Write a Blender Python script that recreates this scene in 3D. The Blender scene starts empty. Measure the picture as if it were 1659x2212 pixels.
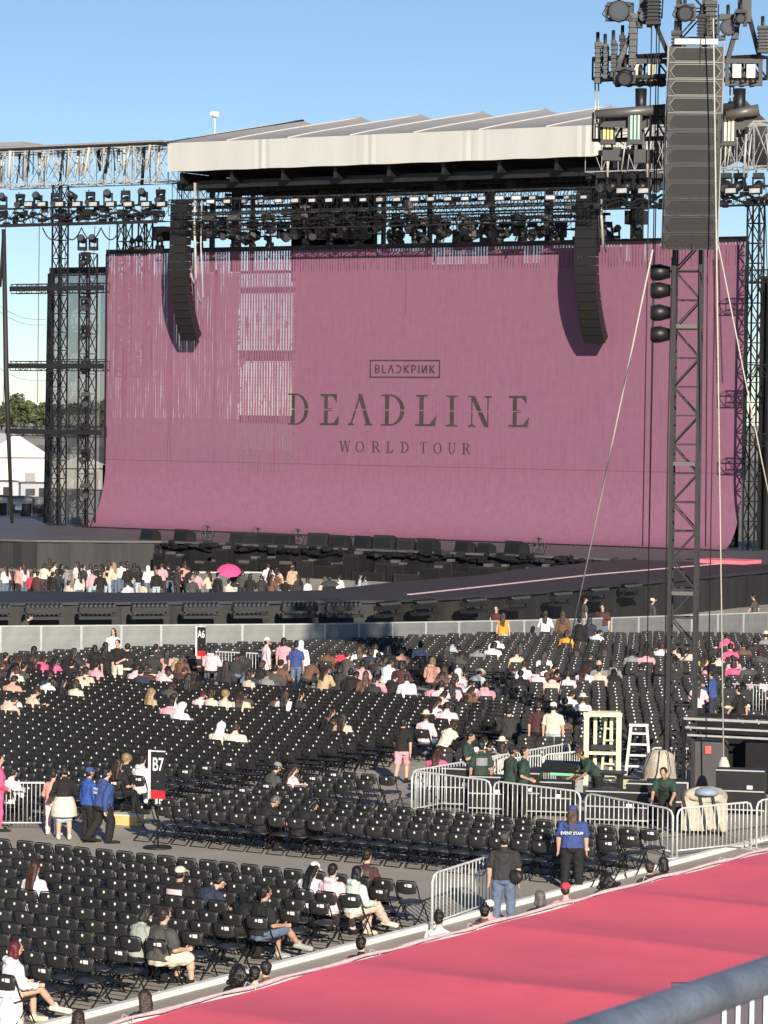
import bpy, bmesh, math, random
import numpy as np
from mathutils import Vector, Matrix
R = math.radians
random.seed(7); rng = np.random.default_rng(7)
S = bpy.context.scene; COL = S.collection

# ------------------------------------------------------------------ camera
FPX, PW, PH = 6763.4, 1659.0, 2212.0            # focal length and picture size in the same pixel unit
YAW, PITCH, ROLL, HC = 0.55452243, 0.0323179, 0.011792925, 9.8973
_f = np.array([-math.sin(YAW)*math.cos(PITCH), math.cos(YAW)*math.cos(PITCH), -math.sin(PITCH)])
_r0 = np.array([math.cos(YAW), math.sin(YAW), 0.0]); _u0 = np.cross(_r0, _f)
_c, _s = math.cos(ROLL), math.sin(ROLL)
_r = _c*_r0+_s*_u0; _u = _c*_u0-_s*_r0
cam = bpy.data.cameras.new('camera'); co = bpy.data.objects.new('camera', cam); COL.objects.link(co)
M = Matrix.Identity(4)
for i in range(3):
    M[i][0] = _r[i]; M[i][1] = _u[i]; M[i][2] = -_f[i]
M[2][3] = HC
co.matrix_world = M
cam.sensor_fit = 'AUTO'; cam.sensor_width = 36.0; cam.lens = FPX/PH*36.0
cam.clip_start = 0.2; cam.clip_end = 6000
cam.dof.use_dof = True; cam.dof.focus_distance = 85; cam.dof.aperture_fstop = 24
S.camera = co

# ------------------------------------------------------------------ light
SUN_ELEV = R(21.0); SUN_H = np.array([0.68, -0.73]); SUN_H = SUN_H/np.linalg.norm(SUN_H)
sd = Vector((SUN_H[0]*math.cos(SUN_ELEV), SUN_H[1]*math.cos(SUN_ELEV), math.sin(SUN_ELEV)))
sl = bpy.data.lights.new('sun', 'SUN'); sl.energy = 4.5; sl.angle = R(0.5); sl.color = (1.0, 0.92, 0.79)
so = bpy.data.objects.new('sun', sl); COL.objects.link(so); so.location = (40, -40, 60)
so.rotation_euler = sd.to_track_quat('Z', 'Y').to_euler()
W = bpy.data.worlds.new('World'); S.world = W; W.use_nodes = True
nt = W.node_tree; sky = nt.nodes.new('ShaderNodeTexSky'); sky.sky_type = 'NISHITA'; sky.sun_disc = False
sky.sun_elevation = SUN_ELEV; sky.sun_rotation = math.atan2(SUN_H[0], SUN_H[1])
sky.altitude = 0; sky.air_density = 0.72; sky.dust_density = 0.0; sky.ozone_density = 3.1
nt.links.new(sky.outputs[0], nt.nodes['Background'].inputs[0]); nt.nodes['Background'].inputs[1].default_value = 0.074
S.view_settings.view_transform = 'Standard'; S.view_settings.look = 'None'; S.view_settings.exposure = 0.45; S.view_settings.gamma = 1.0
S.view_settings.use_curve_mapping = False
S.render.engine = 'CYCLES'; S.cycles.max_bounces = 6; S.cycles.transparent_max_bounces = 12
S.cycles.use_denoising = True

# ------------------------------------------------------------------ a pixel's point on a plane of the place
CP = np.array([0.0, 0.0, HC])
def ray(x, y): return _f*FPX + _r*(x-PW/2) - _u*(y-PH/2)
def onZ(x, y, z=0.0):
    d = ray(x, y); return CP + d*((z-HC)/d[2])
def onY(x, y, Y):
    d = ray(x, y); return CP + d*(Y/d[1])
def proj(p):
    q = np.asarray(p, float)-CP; w = q@_f
    return PW/2+FPX*(q@_r)/w, PH/2-FPX*(q@_u)/w, w

# ------------------------------------------------------------------ mesh helpers
class MB:
    def __init__(s): s.v = []; s.f = []; s.sm = []
    def add(s, vs, fs, smooth=False):
        n = len(s.v); s.v.extend([tuple(map(float, p)) for p in vs])
        for f in fs: s.f.append(tuple(i+n for i in f)); s.sm.append(smooth)
        return s
    def box(s, c, d, rz=0.0, rx=0.0):
        hx, hy, hz = d[0]/2, d[1]/2, d[2]/2
        P = np.array([(x, y, z) for x in (-hx, hx) for y in (-hy, hy) for z in (-hz, hz)])
        if rx:
            a, b = math.cos(rx), math.sin(rx); P = P @ np.array([[1, 0, 0], [0, a, b], [0, -b, a]])
        if rz:
            a, b = math.cos(rz), math.sin(rz); P = P @ np.array([[a, b, 0], [-b, a, 0], [0, 0, 1]])
        return s.add(P+np.array(c), [(0, 1, 3, 2), (4, 6, 7, 5), (0, 4, 5, 1), (2, 3, 7, 6), (0, 2, 6, 4), (1, 5, 7, 3)])
    def bar(s, p0, p1, w, h=None, up=(0, 0, 1)):
        p0 = np.array(p0, float); p1 = np.array(p1, float); d = p1-p0; L = np.linalg.norm(d)
        if L < 1e-9: return s
        d /= L; h = h or w
        a = np.cross(d, up)
        if np.linalg.norm(a) < 1e-3: a = np.cross(d, (1, 0, 0))
        a /= np.linalg.norm(a); b = np.cross(a, d)
        P = [p+sx*a*w/2+sz*b*h/2 for p in (p0, p1) for sx, sz in ((-1, -1), (1, -1), (1, 1), (-1, 1))]
        return s.add(P, [(3, 2, 1, 0), (4, 5, 6, 7), (0, 1, 5, 4), (1, 2, 6, 5), (2, 3, 7, 6), (3, 0, 4, 7)])
    def tube(s, pts, r, n=6, cap=True, smooth=True):
        P = [np.array(p, float) for p in pts]; k = len(P); ring = []
        prev = None
        for i in range(k):
            d = P[min(i+1, k-1)]-P[max(i-1, 0)]; d = d/(np.linalg.norm(d)+1e-12)
            if prev is None:
                a = np.cross(d, (0, 0, 1)); a = a if np.linalg.norm(a) > 0.05 else np.cross(d, (0, 1, 0))
            else: a = prev-d*(prev@d)
            a = a/(np.linalg.norm(a)+1e-12); b = np.cross(d, a); prev = a
            rr = r[i] if hasattr(r, '__len__') else r
            ring += [P[i]+rr*(math.cos(t)*a+math.sin(t)*b) for t in [2*math.pi*(j+.5)/n for j in range(n)]]
        fs = [(i*n+j, (i+1)*n+j, (i+1)*n+(j+1) % n, i*n+(j+1) % n) for i in range(k-1) for j in range(n)]
        s.add(ring, fs, smooth)
        if cap:
            b0 = len(s.v)-len(ring)
            for f in (tuple(range(n)), tuple(reversed(range((k-1)*n, k*n)))): s.f.append(tuple(i+b0 for i in f)); s.sm.append(False)
        return s
    def loft(s, rings, smooth=True):
        n = len(rings[0]); vs = [p for r_ in rings for p in r_]; k = len(rings)
        fs = [(i*n+j, i*n+(j+1) % n, (i+1)*n+(j+1) % n, (i+1)*n+j) for i in range(k-1) for j in range(n)]
        fs += [tuple(reversed(range(n))), tuple(range((k-1)*n, k*n))]
        return s.add(vs, fs, smooth)
    def ell(s, c, rad, ax=None, n=12, m=8):
        A = np.eye(3) if ax is None else np.array(ax)      # rows: the ellipsoid's own axes
        c = np.array(c, float); vs = [c-A[2]*rad[2]]
        for i in range(1, m):
            t = -math.pi/2+math.pi*i/m
            for j in range(n):
                p = 2*math.pi*j/n
                vs.append(c+A[0]*rad[0]*math.cos(t)*math.cos(p)+A[1]*rad[1]*math.cos(t)*math.sin(p)+A[2]*rad[2]*math.sin(t))
        vs.append(c+A[2]*rad[2]); L = len(vs)-1; fs = []
        for j in range(n):
            fs.append((0, 1+(j+1) % n, 1+j)); fs.append((L, 1+(m-2)*n+j, 1+(m-2)*n+(j+1) % n))
        for i in range(m-2):
            for j in range(n):
                a = 1+i*n+j; b = 1+i*n+(j+1) % n; fs.append((a, b, b+n, a+n))
        return s.add(vs, fs, True)
    def cap(s, p0, p1, r0, r1, n=10, flat=1.0, side=None):
        p0 = np.array(p0, float); p1 = np.array(p1, float); d = p1-p0; L = np.linalg.norm(d); d = d/(L+1e-9)
        a = np.array(side, float) if side is not None else np.cross(d, (0.3, 1, 0.2)); a = a-d*(a@d); a /= np.linalg.norm(a); b = np.cross(d, a)
        rr = []
        for c, r, sg in ((p0, r0, -1), (p1, r1, 1)):
            tt = (80, 50, 20, 0) if sg < 0 else (0, 20, 50, 80)
            for t in tt:
                q = c+sg*d*r*math.sin(R(t)); k = r*math.cos(R(t))
                rr.append([q+k*(math.cos(x)*a+flat*math.sin(x)*b) for x in [2*math.pi*j/n for j in range(n)]])
        return s.loft(rr)
    def prism(s, pts, z0, z1):
        n = len(pts); vs = [(x, y, z0) for x, y in pts]+[(x, y, z1) for x, y in pts]
        return s.add(vs, [tuple(reversed(range(n))), tuple(range(n, 2*n))]+[(i, (i+1) % n, n+(i+1) % n, n+i) for i in range(n)])
    def mesh(s, name, mat=None):
        me = bpy.data.meshes.new(name); me.from_pydata(s.v, [], s.f)
        me.polygons.foreach_set('use_smooth', s.sm)
        if mat: me.materials.append(mat)
        me.update(); return me
    def build(s, name, mat=None, parent=None, loc=(0, 0, 0), rz=0.0):
        return link(name, s.mesh(name, mat), parent, loc, rz)
def link(name, me, parent=None, loc=(0, 0, 0), rz=0.0):
    o = bpy.data.objects.new(name, me); COL.objects.link(o); o.location = loc; o.rotation_euler[2] = rz
    if parent: o.parent = parent
    return o
def tag(o, label=None, cat=None, group=None, kind=None):
    if label: o['label'] = label
    if cat: o['category'] = cat
    if group: o['group'] = group
    if kind: o['kind'] = kind
    return o
def thing(name, label, cat, loc=(0, 0, 0), rz=0.0, group=None):
    o = bpy.data.objects.new(name, None); COL.objects.link(o); o.location = loc; o.rotation_euler[2] = rz
    return tag(o, label, cat, group)
def children(o): return [c for c in o.children]
def dup(o, loc, rz=None, label=None, parent=None):
    c = o.copy(); COL.objects.link(c); c.location = loc
    if rz is not None: c.rotation_euler[2] = rz
    if label: c['label'] = label
    for ch in list(o.children):
        d = ch.copy(); COL.objects.link(d); d.parent = c
        for g in list(ch.children):
            e = g.copy(); COL.objects.link(e); e.parent = d
    return c
ORD = ['first', 'second', 'third', 'fourth', 'fifth', 'sixth', 'seventh', 'eighth', 'ninth', 'tenth', 'eleventh', 'twelfth', 'thirteenth',
       'fourteenth', 'fifteenth', 'sixteenth', 'seventeenth', 'eighteenth', 'nineteenth', 'twentieth', 'twenty-first', 'twenty-second', 'twenty-third',
       'twenty-fourth', 'twenty-fifth', 'twenty-sixth', 'twenty-seventh', 'twenty-eighth', 'twenty-ninth', 'thirtieth']

# ------------------------------------------------------------------ materials
def mat(name, col, rough=0.6, metal=0.0, var=0.0, vs=3.0, bump=0.0, bs=40.0, objcol=False, spec=0.5, coords='Object', streak=None):
    m = bpy.data.materials.new(name); m.use_nodes = True; t = m.node_tree; b = t.nodes['Principled BSDF']
    b.inputs['Roughness'].default_value = rough; b.inputs['Metallic'].default_value = metal; b.inputs['Specular IOR Level'].default_value = spec
    tc = t.nodes.new('ShaderNodeTexCoord'); src = None
    if objcol:
        oi = t.nodes.new('ShaderNodeObjectInfo'); src = oi.outputs['Color']
    else:
        rgb = t.nodes.new('ShaderNodeRGB'); rgb.outputs[0].default_value = (*col, 1); src = rgb.outputs[0]
    if var > 0:
        mp = t.nodes.new('ShaderNodeMapping'); t.links.new(tc.outputs[coords], mp.inputs[0])
        if streak: mp.inputs['Scale'].default_value = streak
        n = t.nodes.new('ShaderNodeTexNoise'); n.inputs['Scale'].default_value = vs; n.inputs['Detail'].default_value = 5; n.inputs['Roughness'].default_value = 0.65
        t.links.new(mp.outputs[0], n.inputs['Vector'])
        mr = t.nodes.new('ShaderNodeMapRange'); mr.inputs[1].default_value = 0.3; mr.inputs[2].default_value = 0.7; mr.inputs[3].default_value = 1-var; mr.inputs[4].default_value = 1+var
        t.links.new(n.outputs[0], mr.inputs[0])
        mx = t.nodes.new('ShaderNodeVectorMath'); mx.operation = 'SCALE'; t.links.new(src, mx.inputs[0]); t.links.new(mr.outputs[0], mx.inputs['Scale'])
        src = mx.outputs[0]
    t.links.new(src, b.inputs['Base Color'])
    if bump > 0:
        n2 = t.nodes.new('ShaderNodeTexNoise'); n2.inputs['Scale'].default_value = bs; n2.inputs['Detail'].default_value = 4
        t.links.new(tc.outputs[coords], n2.inputs['Vector'])
        bp = t.nodes.new('ShaderNodeBump'); bp.inputs['Strength'].default_value = bump; bp.inputs['Distance'].default_value = 0.02
        t.links.new(n2.outputs[0], bp.inputs['Height']); t.links.new(bp.outputs[0], b.inputs['Normal'])
    return m
MT = dict(
 asphalt=mat('asphalt', (.4, .352, .295), .92, var=.2, vs=.3, bump=.35, bs=60),
 farground=mat('pale_concrete', (.2, .18, .155), .9, var=.3, vs=.03),
 white_paint=mat('white_paint', (.82, .8, .76), .6, var=.12, vs=4),
 chair=mat('black_chair_plastic', (.024, .023, .022), .56, var=.25, vs=2.5, bump=.15, bs=120),
 chair_seat=mat('black_seat_plastic', (.03, .03, .033), .42, var=.2, vs=4),
 chair_tube=mat('black_tube', (.012, .012, .012), .32, spec=.6),
 sticker=mat('white_sticker', (.85, .83, .8), .5, var=.05, vs=9),
 black=mat('black_painted_steel', (.017, .016, .016), .5, var=.3, vs=4),
 blackgloss=mat('black_housing', (.012, .0115, .011), .45, var=.3, vs=6),
 cab=mat('speaker_cabinet_black', (.016, .0145, .014), .55, var=.2, vs=3),
 grille=mat('speaker_grille', (.02, .018, .0165), .4, metal=.35, var=.18, vs=30, bump=.4, bs=300),
 drape=mat('black_drape', (.0135, .0135, .0145), .75, spec=.25, var=.35, vs=1.0, streak=(1, 1, .12), bump=.3, bs=3),
 drape_grey=mat('sunlit_skirt_cloth', (.022, .021, .02), .65, var=.45, vs=1.1, streak=(1, 1, .1), bump=.5, bs=4),  # skirt cloth slightly greyer than the black drape
 deck=mat('stage_deck_grey', (.03, .029, .031), .6, var=.25, vs=.6),
 deckpale=mat('main_deck_grey', (.1, .092, .095), .6, var=.2, vs=.5),
 alu=mat('aluminium', (.56, .54, .5), .45, metal=.35, var=.15, vs=5),
 galv=mat('galvanised_steel', (.72, .72, .68), .4, metal=.15, var=.2, vs=12),
 galv_blue=mat('weathered_rail_paint', (.2, .23, .285), .42, metal=.35, var=.3, vs=9, bump=.25, bs=90),
 plate=mat('barricade_aluminium_plate', (.22, .218, .21), .5, metal=.45, var=.3, vs=.9),
 roofw=mat('fascia_fabric', (.535, .515, .475), .8, var=.05, vs=.5, streak=(1, 1, .2), bump=.2, bs=1.4),
 roofg=mat('roof_fabric', (.3, .285, .29), .75, var=.05, vs=.6),
 pinktarp=mat('pink_tarp', (.9, .135, .19), .62, var=.06, vs=.9, bump=.25, bs=9),
 pinkhem=mat('pale_pink_hem', (.78, .52, .54), .6, var=.2, vs=7),
 skin=mat('skin', (.5, .3, .2), .55, objcol=True, var=.06, vs=8),
 cloth=mat('cloth', (.5, .5, .5), .85, objcol=True, var=.16, vs=7, bump=.6, bs=14),
 hair=mat('hair', (.02, .015, .01), .45, objcol=True, var=.35, vs=16, streak=(1, 1, .3), bump=.6, bs=50),
 paint=mat('coloured_surface', (.5, .5, .5), .5, objcol=True, var=.1, vs=3),
 rope=mat('pale_rope', (.55, .52, .45), .8, var=.3, vs=30),
 cable=mat('black_cable', (.02, .018, .018), .6),
 glass=mat('lamp_lens', (.1, .1, .11), .2, metal=.3),
 rim=mat('grille_edge_metal', (.14, .13, .12), .45, metal=.3), rimdark=mat('grille_edge_dark', (.05, .046, .044), .5),
 ink=mat('lettering_dark', (.048, .038, .034), .7, var=.3, vs=.6),
 inkwhite=mat('lettering_white', (.85, .84, .82), .6, var=.04, vs=5),
 signblack=mat('sign_black', (.014, .013, .013), .5, var=.2, vs=2),
 signred=mat('sign_red', (.5, .02, .025), .5, var=.2, vs=3),
 leaf=mat('leaf', (.075, .095, .035), .7, var=.4, vs=.35),
 leaf2=mat('leaf_olive', (.1, .105, .045), .7, var=.4, vs=.35),
 bark=mat('bark', (.12, .09, .06), .9, var=.3, vs=3),
 tent=mat('tent_vinyl', (.8, .76, .68), .6, var=.04, vs=.5),
 cream=mat('cream_paint', (.74, .68, .46), .5, var=.12, vs=3),
)
def screen_material():
    m = bpy.data.materials.new('led_mesh_pink'); m.use_nodes = True; t = m.node_tree; L = t.links; b = t.nodes['Principled BSDF']; out = t.nodes['Material Output']
    b.inputs['Roughness'].default_value = 0.6; b.inputs['Specular IOR Level'].default_value = .3
    tc = t.nodes.new('ShaderNodeTexCoord')
    def noise(sc, scale, detail=4):
        mp = t.nodes.new('ShaderNodeMapping'); mp.inputs['Scale'].default_value = sc; L.new(tc.outputs['Object'], mp.inputs[0])
        n = t.nodes.new('ShaderNodeTexNoise'); n.inputs['Scale'].default_value = scale; n.inputs['Detail'].default_value = detail; L.new(mp.outputs[0], n.inputs[0]); return n.outputs[0]
    def math_(op, a, b_=None, c=None):
        n = t.nodes.new('ShaderNodeMath'); n.operation = op
        for i, q in enumerate((a, b_, c)):
            if q is None: continue
            if isinstance(q, (int, float)): n.inputs[i].default_value = q
            else: L.new(q, n.inputs[i])
        return n.outputs[0]
    cr = t.nodes.new('ShaderNodeMix'); cr.data_type = 'RGBA'
    cr.inputs['A'].default_value = (.228, .097, .15, 1); cr.inputs['B'].default_value = (.272, .12, .18, 1)
    v = math_('ADD', math_('MULTIPLY', noise((1, 1, .04), 9.0), .55), math_('MULTIPLY', noise((1, 1, 1), 2.2, 6), .45))
    mr = t.nodes.new('ShaderNodeMapRange'); mr.inputs[1].default_value = .32; mr.inputs[2].default_value = .68; L.new(v, mr.inputs[0])
    L.new(mr.outputs[0], cr.inputs['Factor']); L.new(cr.outputs['Result'], b.inputs['Base Color'])
    # the open gaps between the LED strips; made opener where the backlight should show
    sx = t.nodes.new('ShaderNodeSeparateXYZ'); L.new(tc.outputs['Object'], sx.inputs[0]); X, Z = sx.outputs[0], sx.outputs[2]
    gap = math_('LESS_THAN', math_('FRACT', math_('MULTIPLY', X, 1/0.21)), math_('MULTIPLY_ADD', noise((4.7, 1, .35), 1.0, 4), 1.3, -.28))
    rung = math_('LESS_THAN', math_('FRACT', math_('MULTIPLY', Z, 1/0.5)), .96)
    def band(v, lo, hi): return math_('MULTIPLY', math_('GREATER_THAN', v, lo), math_('LESS_THAN', v, hi))
    nz = noise((2.2, 1, .5), 1.6, 6); XW = math_('MULTIPLY_ADD', noise((.6, 1, 2.5), 1.5, 3), 1.2, math_('SUBTRACT', X, .6)); nf = noise((5, 1, .25), 1.6, 4)
    win = math_('MULTIPLY', math_('MULTIPLY', band(Z, 5.75, 30), band(XW, -12.95, -8.6)), math_('GREATER_THAN', nz, .40))
    left = math_('MULTIPLY', math_('MULTIPLY', band(Z, 6.2, 30), band(XW, -24, -13.4)), math_('GREATER_THAN', nf, .56))
    top = math_('MULTIPLY', math_('GREATER_THAN', Z, 18.9), math_('GREATER_THAN', nf, .45))
    amt = math_('ADD', .05, math_('ADD', math_('MULTIPLY', win, .42), math_('ADD', math_('MULTIPLY', left, .24), math_('MULTIPLY', top, .36))))
    a = math_('MINIMUM', math_('MULTIPLY', math_('MULTIPLY', gap, rung), amt), .8)
    tr = t.nodes.new('ShaderNodeBsdfTransparent'); mx = t.nodes.new('ShaderNodeMixShader')
    L.new(a, mx.inputs[0]); L.new(b.outputs[0], mx.inputs[1]); L.new(tr.outputs[0], mx.inputs[2]); L.new(mx.outputs[0], out.inputs[0])
    return m
MT['screen'] = screen_material()
def sheer(name, col, keep):
    m = mat(name, col, .7, var=.25, vs=.5, streak=(1, 1, .25)); t = m.node_tree; b = t.nodes['Principled BSDF']
    tr = t.nodes.new('ShaderNodeBsdfTransparent'); mx = t.nodes.new('ShaderNodeMixShader'); mx.inputs[0].default_value = keep
    t.links.new(tr.outputs[0], mx.inputs[1]); t.links.new(b.outputs[0], mx.inputs[2]); t.links.new(mx.outputs[0], t.nodes['Material Output'].inputs[0]); return m
MT['scrim'] = sheer('grey_scrim', (.16, .16, .165), .7)
# ------------------------------------------------------------------ ground and far setting
g = MB(); g.add([(-2500, -200, 0), (900, -200, 0), (900, 2600, 0), (-2500, 2600, 0)], [(0, 1, 2, 3)])
tag(g.build('ground', MT['asphalt']), kind='structure')
g = MB(); g.add([(-600, 215, .004), (-60, 215, .004), (-60, 640, .004), (-600, 640, .004)], [(0, 1, 2, 3)])
tag(g.build('service_yard', MT['farground']), kind='structure')
k = MB(); k.box((-30.62, 50, .05), (.13, 64, .10))
tag(k.build('kerb', MT['white_paint']), kind='structure')
DK = 1.8     # stage deck height

# ---- background: trees, tent, cabins
def tree_mesh(h, seed, leafmat):
    r = random.Random(seed); t = MB(); t.tube([(0, 0, 0), (.1, 0, h*.3), (.05, .1, h*.62)], [h*.03, h*.022, h*.01], 6)
    for i in range(5):
        a = r.uniform(0, 6.28); t.tube([(0, 0, h*.3+i*.3), (math.cos(a)*h*.22, math.sin(a)*h*.22, h*(.5+.06*i))], [h*.013, h*.005], 5)
    c = MB(); lobes = [(r.gauss(0, h*.17), r.gauss(0, h*.17), h*r.uniform(.38, .84), h*r.uniform(.1, .19)) for _ in range(15)]
    for lx, ly, lz, lr in lobes:
        for _ in range(95):
            d = np.array([r.gauss(0, 1) for _ in range(3)]); d /= np.linalg.norm(d); q = np.array([lx, ly, lz])+d*lr*r.uniform(.55, 1.08)
            a = np.array([r.gauss(0, 1) for _ in range(3)]); a = np.cross(a, d); a /= np.linalg.norm(a)+1e-6; b = np.cross(d, a); s_ = h*r.uniform(.018, .04)
            c.add([q-a*s_-b*s_*.6, q+a*s_-b*s_*.6, q+a*s_*.4+b*s_+d*s_*.3, q-a*s_*.7+b*s_*.8], [(0, 1, 2, 3)])
    return t.mesh('trunk', MT['bark']), c.mesh('crown', leafmat)
TREES = [tree_mesh(13, 1, MT['leaf']), tree_mesh(11, 2, MT['leaf2']), tree_mesh(14, 3, MT['leaf'])]
tl = ['dark green tree beyond the tents', 'olive green tree beyond the tents', 'broad deep green tree beyond the tents']
tx = sorted([-30, -8, 14, 34, 52, 73, 88, 104, 122, 141, 158, 175, 192, 208, 226, 3, 45, 98])
for i, x in enumerate(tx):
    b = onZ(x, 942+random.uniform(-14, 10)); k = i % 3
    r_ = thing('tree', f'{tl[k]}, {ORD[i]} from the left end of the row', 'tree', tuple(b), random.uniform(0, 6), 'far trees behind the stage')
    r_.scale = [random.uniform(.75, 1.12)]*3
    link('trunk', TREES[k][0], r_); link('crown', TREES[k][1], r_)
def gable_tent(x0, x1, ybase, h, ridge, label):
    a = onZ(x0, ybase); b = onZ(x1, ybase); d = (b-a); L = np.linalg.norm(d); rz = math.atan2(d[1], d[0]); D = L*.7
    t = thing('marquee_tent', label, 'tent', tuple(a), rz)
    w = MB(); w.prism([(0, 0), (L, 0), (L, D), (0, D)], 0, h); w.build('wall', MT['tent'], t)
    r = MB(); ov = .4
    v = [(-ov, -ov, h), (L+ov, -ov, h), (L+ov, D+ov, h), (-ov, D+ov, h), (L/2, -ov, h+ridge), (L/2, D+ov, h+ridge)]
    r.add(v+[(x, y, z-.1) for x, y, z in v], [(0, 4, 5, 3), (4, 1, 2, 5), (0, 1, 4), (2, 3, 5), (6, 9, 11, 10), (10, 11, 8, 7)]); r.build('roof', MT['tent'], t)
    dr = MB(); dr.box((L*.72, -.03, 1.1), (1.2, .05, 2.2)); dr.build('door', mat('tent_door', (.35, .33, .3), .6), t)
    for i in range(6): s = MB(); s.bar((L*i/5, -.05, 0), (L*i/5, -.05, h), .08); s.build('post', MT['alu'], t)
gable_tent(-40, 104, 1062, 4.0, 2.7, 'white gabled marquee tent far behind the left scaffolding')
gable_tent(112, 236, 1058, 2.6, 1.6, 'smaller cream marquee tent seen through the grey scrim')
def cabin(x0, x1, y, h, col, label, cat='cabin'):
    a = onZ(x0, y); b = onZ(x1, y); d = b-a; L = np.linalg.norm(d); rz = math.atan2(d[1], d[0])
    t = thing('site_cabin', label, cat, tuple(a), rz); m = MB(); m.box((L/2, 1.3, h/2+.15), (L, 2.5, h)); w = m.build('wall', MT['paint'], t); w.color = (*col, 1)
    m = MB(); m.box((L/2, 1.3, h+.22), (L+.15, 2.65, .14)); m.build('roof', MT['deckpale'], t)
    m = MB(); m.box((L*.72, .03, h*.45), (.9, .06, h*.78)); m.build('door', MT['black'], t)
    m = MB(); m.box((L*.3, .03, h*.62), (1.0, .06, .7)); m.build('window', MT['glass'], t)
    for i in range(4): m = MB(); m.box((L*(.1+.27*i), 1.3, .09), (.25, 2, .18)); m.build('skid', MT['black'], t)
cabin(-45, 40, 1092, 2.2, (.52, .53, .54), 'long pale grey trailer in front of the white marquee')
cabin(45, 112, 1088, 1.9, (.42, .43, .45), 'grey trailer beside the left scaffold legs')
cabin(-30, 16, 1132, 2.1, (.6, .58, .52), 'cream site cabin at the far left behind the stage')
cabin(20, 70, 1131, 2.0, (.5, .44, .36), 'tan container with a white notice behind the stage')
cabin(72, 98, 1130, 1.9, (.12, .12, .13), 'dark grey locker cabin beside the tan container')
p = onZ(36, 1131); m = MB(); m.box((p[0], p[1]-.05, 1.5), (.9, .02, .7), math.atan2(_r0[1], _r0[0]))
tag(m.build('notice_board', MT['white_paint']), 'white paper notice fixed to the tan container', 'notice')
# power lines far behind
for i, (x0, y0, x1, y1) in enumerate([(-10, 655, 100, 690), (-10, 668, 100, 702), (-10, 790, 100, 822)]):
    a = onY(x0, y0, 420); b = onY(x1, y1, 420); c = (a+b)/2-np.array([0, 0, 1.0])
    m = MB(); m.tube([a, (a*3+b)/4*1-np.array([0, 0, .7]), c, (a+3*b)/4-np.array([0, 0, .7]), b], .035, 4)
    tag(m.build('power_line', MT['cable']), ['thin overhead power line, uppermost of the three at left', 'thin overhead power line, middle of the three at left', 'thin overhead power line, lowest of the three at left'][i], 'power line')

# ------------------------------------------------------------------ truss
def truss_mb(L, w, h, n, chord=.03, lace=.016, faces='all'):
    """box truss along +X from 0 to L, centred on Y and Z"""
    m = MB(); ys = (-w/2, w/2); zs = (-h/2, h/2)
    for y in ys:
        for z in zs: m.bar((0, y, z), (L, y, z), chord*2)
    for i in range(n+1):
        x = L*i/n
        for y in ys: m.bar((x, y, -h/2), (x, y, h/2), lace*2)
        for z in zs: m.bar((x, -w/2, z), (x, w/2, z), lace*2)
        if i < n:
            x2 = L*(i+1)/n; a, b = (-h/2, h/2) if i % 2 else (h/2, -h/2)
            for y in ys: m.bar((x, y, a), (x2, y, b), lace*2)
            for z in zs: m.bar((x, a/h*w, z), (x2, b/h*w, z), lace*2)
    return m
def truss_h(name, x0, x1, z, Y, w, h, n, material, label, cat='truss', group=None):
    o = truss_mb(x1-x0, w, h, n).build(name, material); o.location = (x0, Y, z); return tag(o, label, cat, group)
def tower_v(name, x, Y, z0, z1, w, n, material, label, rz=0, chord=.03, lace=.016, sleeve=None):
    t = thing(name, label, 'tower', (x, Y, z0), rz); o = truss_mb(z1-z0, w, w, n, chord, lace).build('mast', material, t); o.rotation_euler = (0, -math.pi/2, 0)
    m = MB(); m.box((0, 0, .04), (w*1.7, w*1.7, .08)); m.build('base_plate', MT['black'], t)
    return t
YS = 171.4
# ------------------------------------------------------------------ LED screen
XL, XR, ZT = -128.5, -80.82, 20.35
prof = [(YS, ZT)]+[(YS, z) for z in (16, 12, 9, 7)]+[(YS-2.6*(1-math.cos(a)), 6.5-4.65*math.sin(a)) for a in [i*math.pi/2/12 for i in range(1, 13)]]
sc = thing('video_screen', 'huge pink LED video screen curving out onto the stage floor', 'video screen', ((XL+XR)/2, YS, 0))
OX = (XL+XR)/2
m = MB(); NX = 24; vs = []; fs = []
for i, (y, z) in enumerate(prof):
    for j in range(NX+1): vs.append((XL+(XR-XL)*j/NX-OX, y-YS, z))
for i in range(len(prof)-1):
    for j in range(NX): a = i*(NX+1)+j; fs.append((a+NX+1, a+NX+2, a+1, a))
m.add(vs, fs, True); m.build('screen_face', MT['screen'], sc)
m = MB(); m.box((0, .06, ZT+.12), (XR-XL+.1, .35, .3)); m.build('top_frame', mat('frame_dark_red', (.022, .011, .011), .5), sc)
for xx in (XR-OX+.06, XL-OX-.06): m = MB(); m.box((xx, .06, (ZT+6)/2), (.1, .3, ZT-6)); m.build('side_frame', MT['black'], sc)
m = MB()
for j in range(150): m.box((XL-OX+(XR-XL)*(j+.5)/150, -2.68, 1.83), (.2, .12, .1))
m.box((0, -2.62, 1.78), (XR-XL, .1, .1)); m.build('toe_rail', MT['blackgloss'], sc)
m = MB(); m.box((0, -.012, 6.36), (XR-XL, .012, .045)); m.box((onY(877, 600, YS)[0]-OX, -.012, 18.2), (.035, .012, 4.2)); m.build('panel_seam', mat('seam', (.16, .06, .09), .8), sc)
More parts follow.
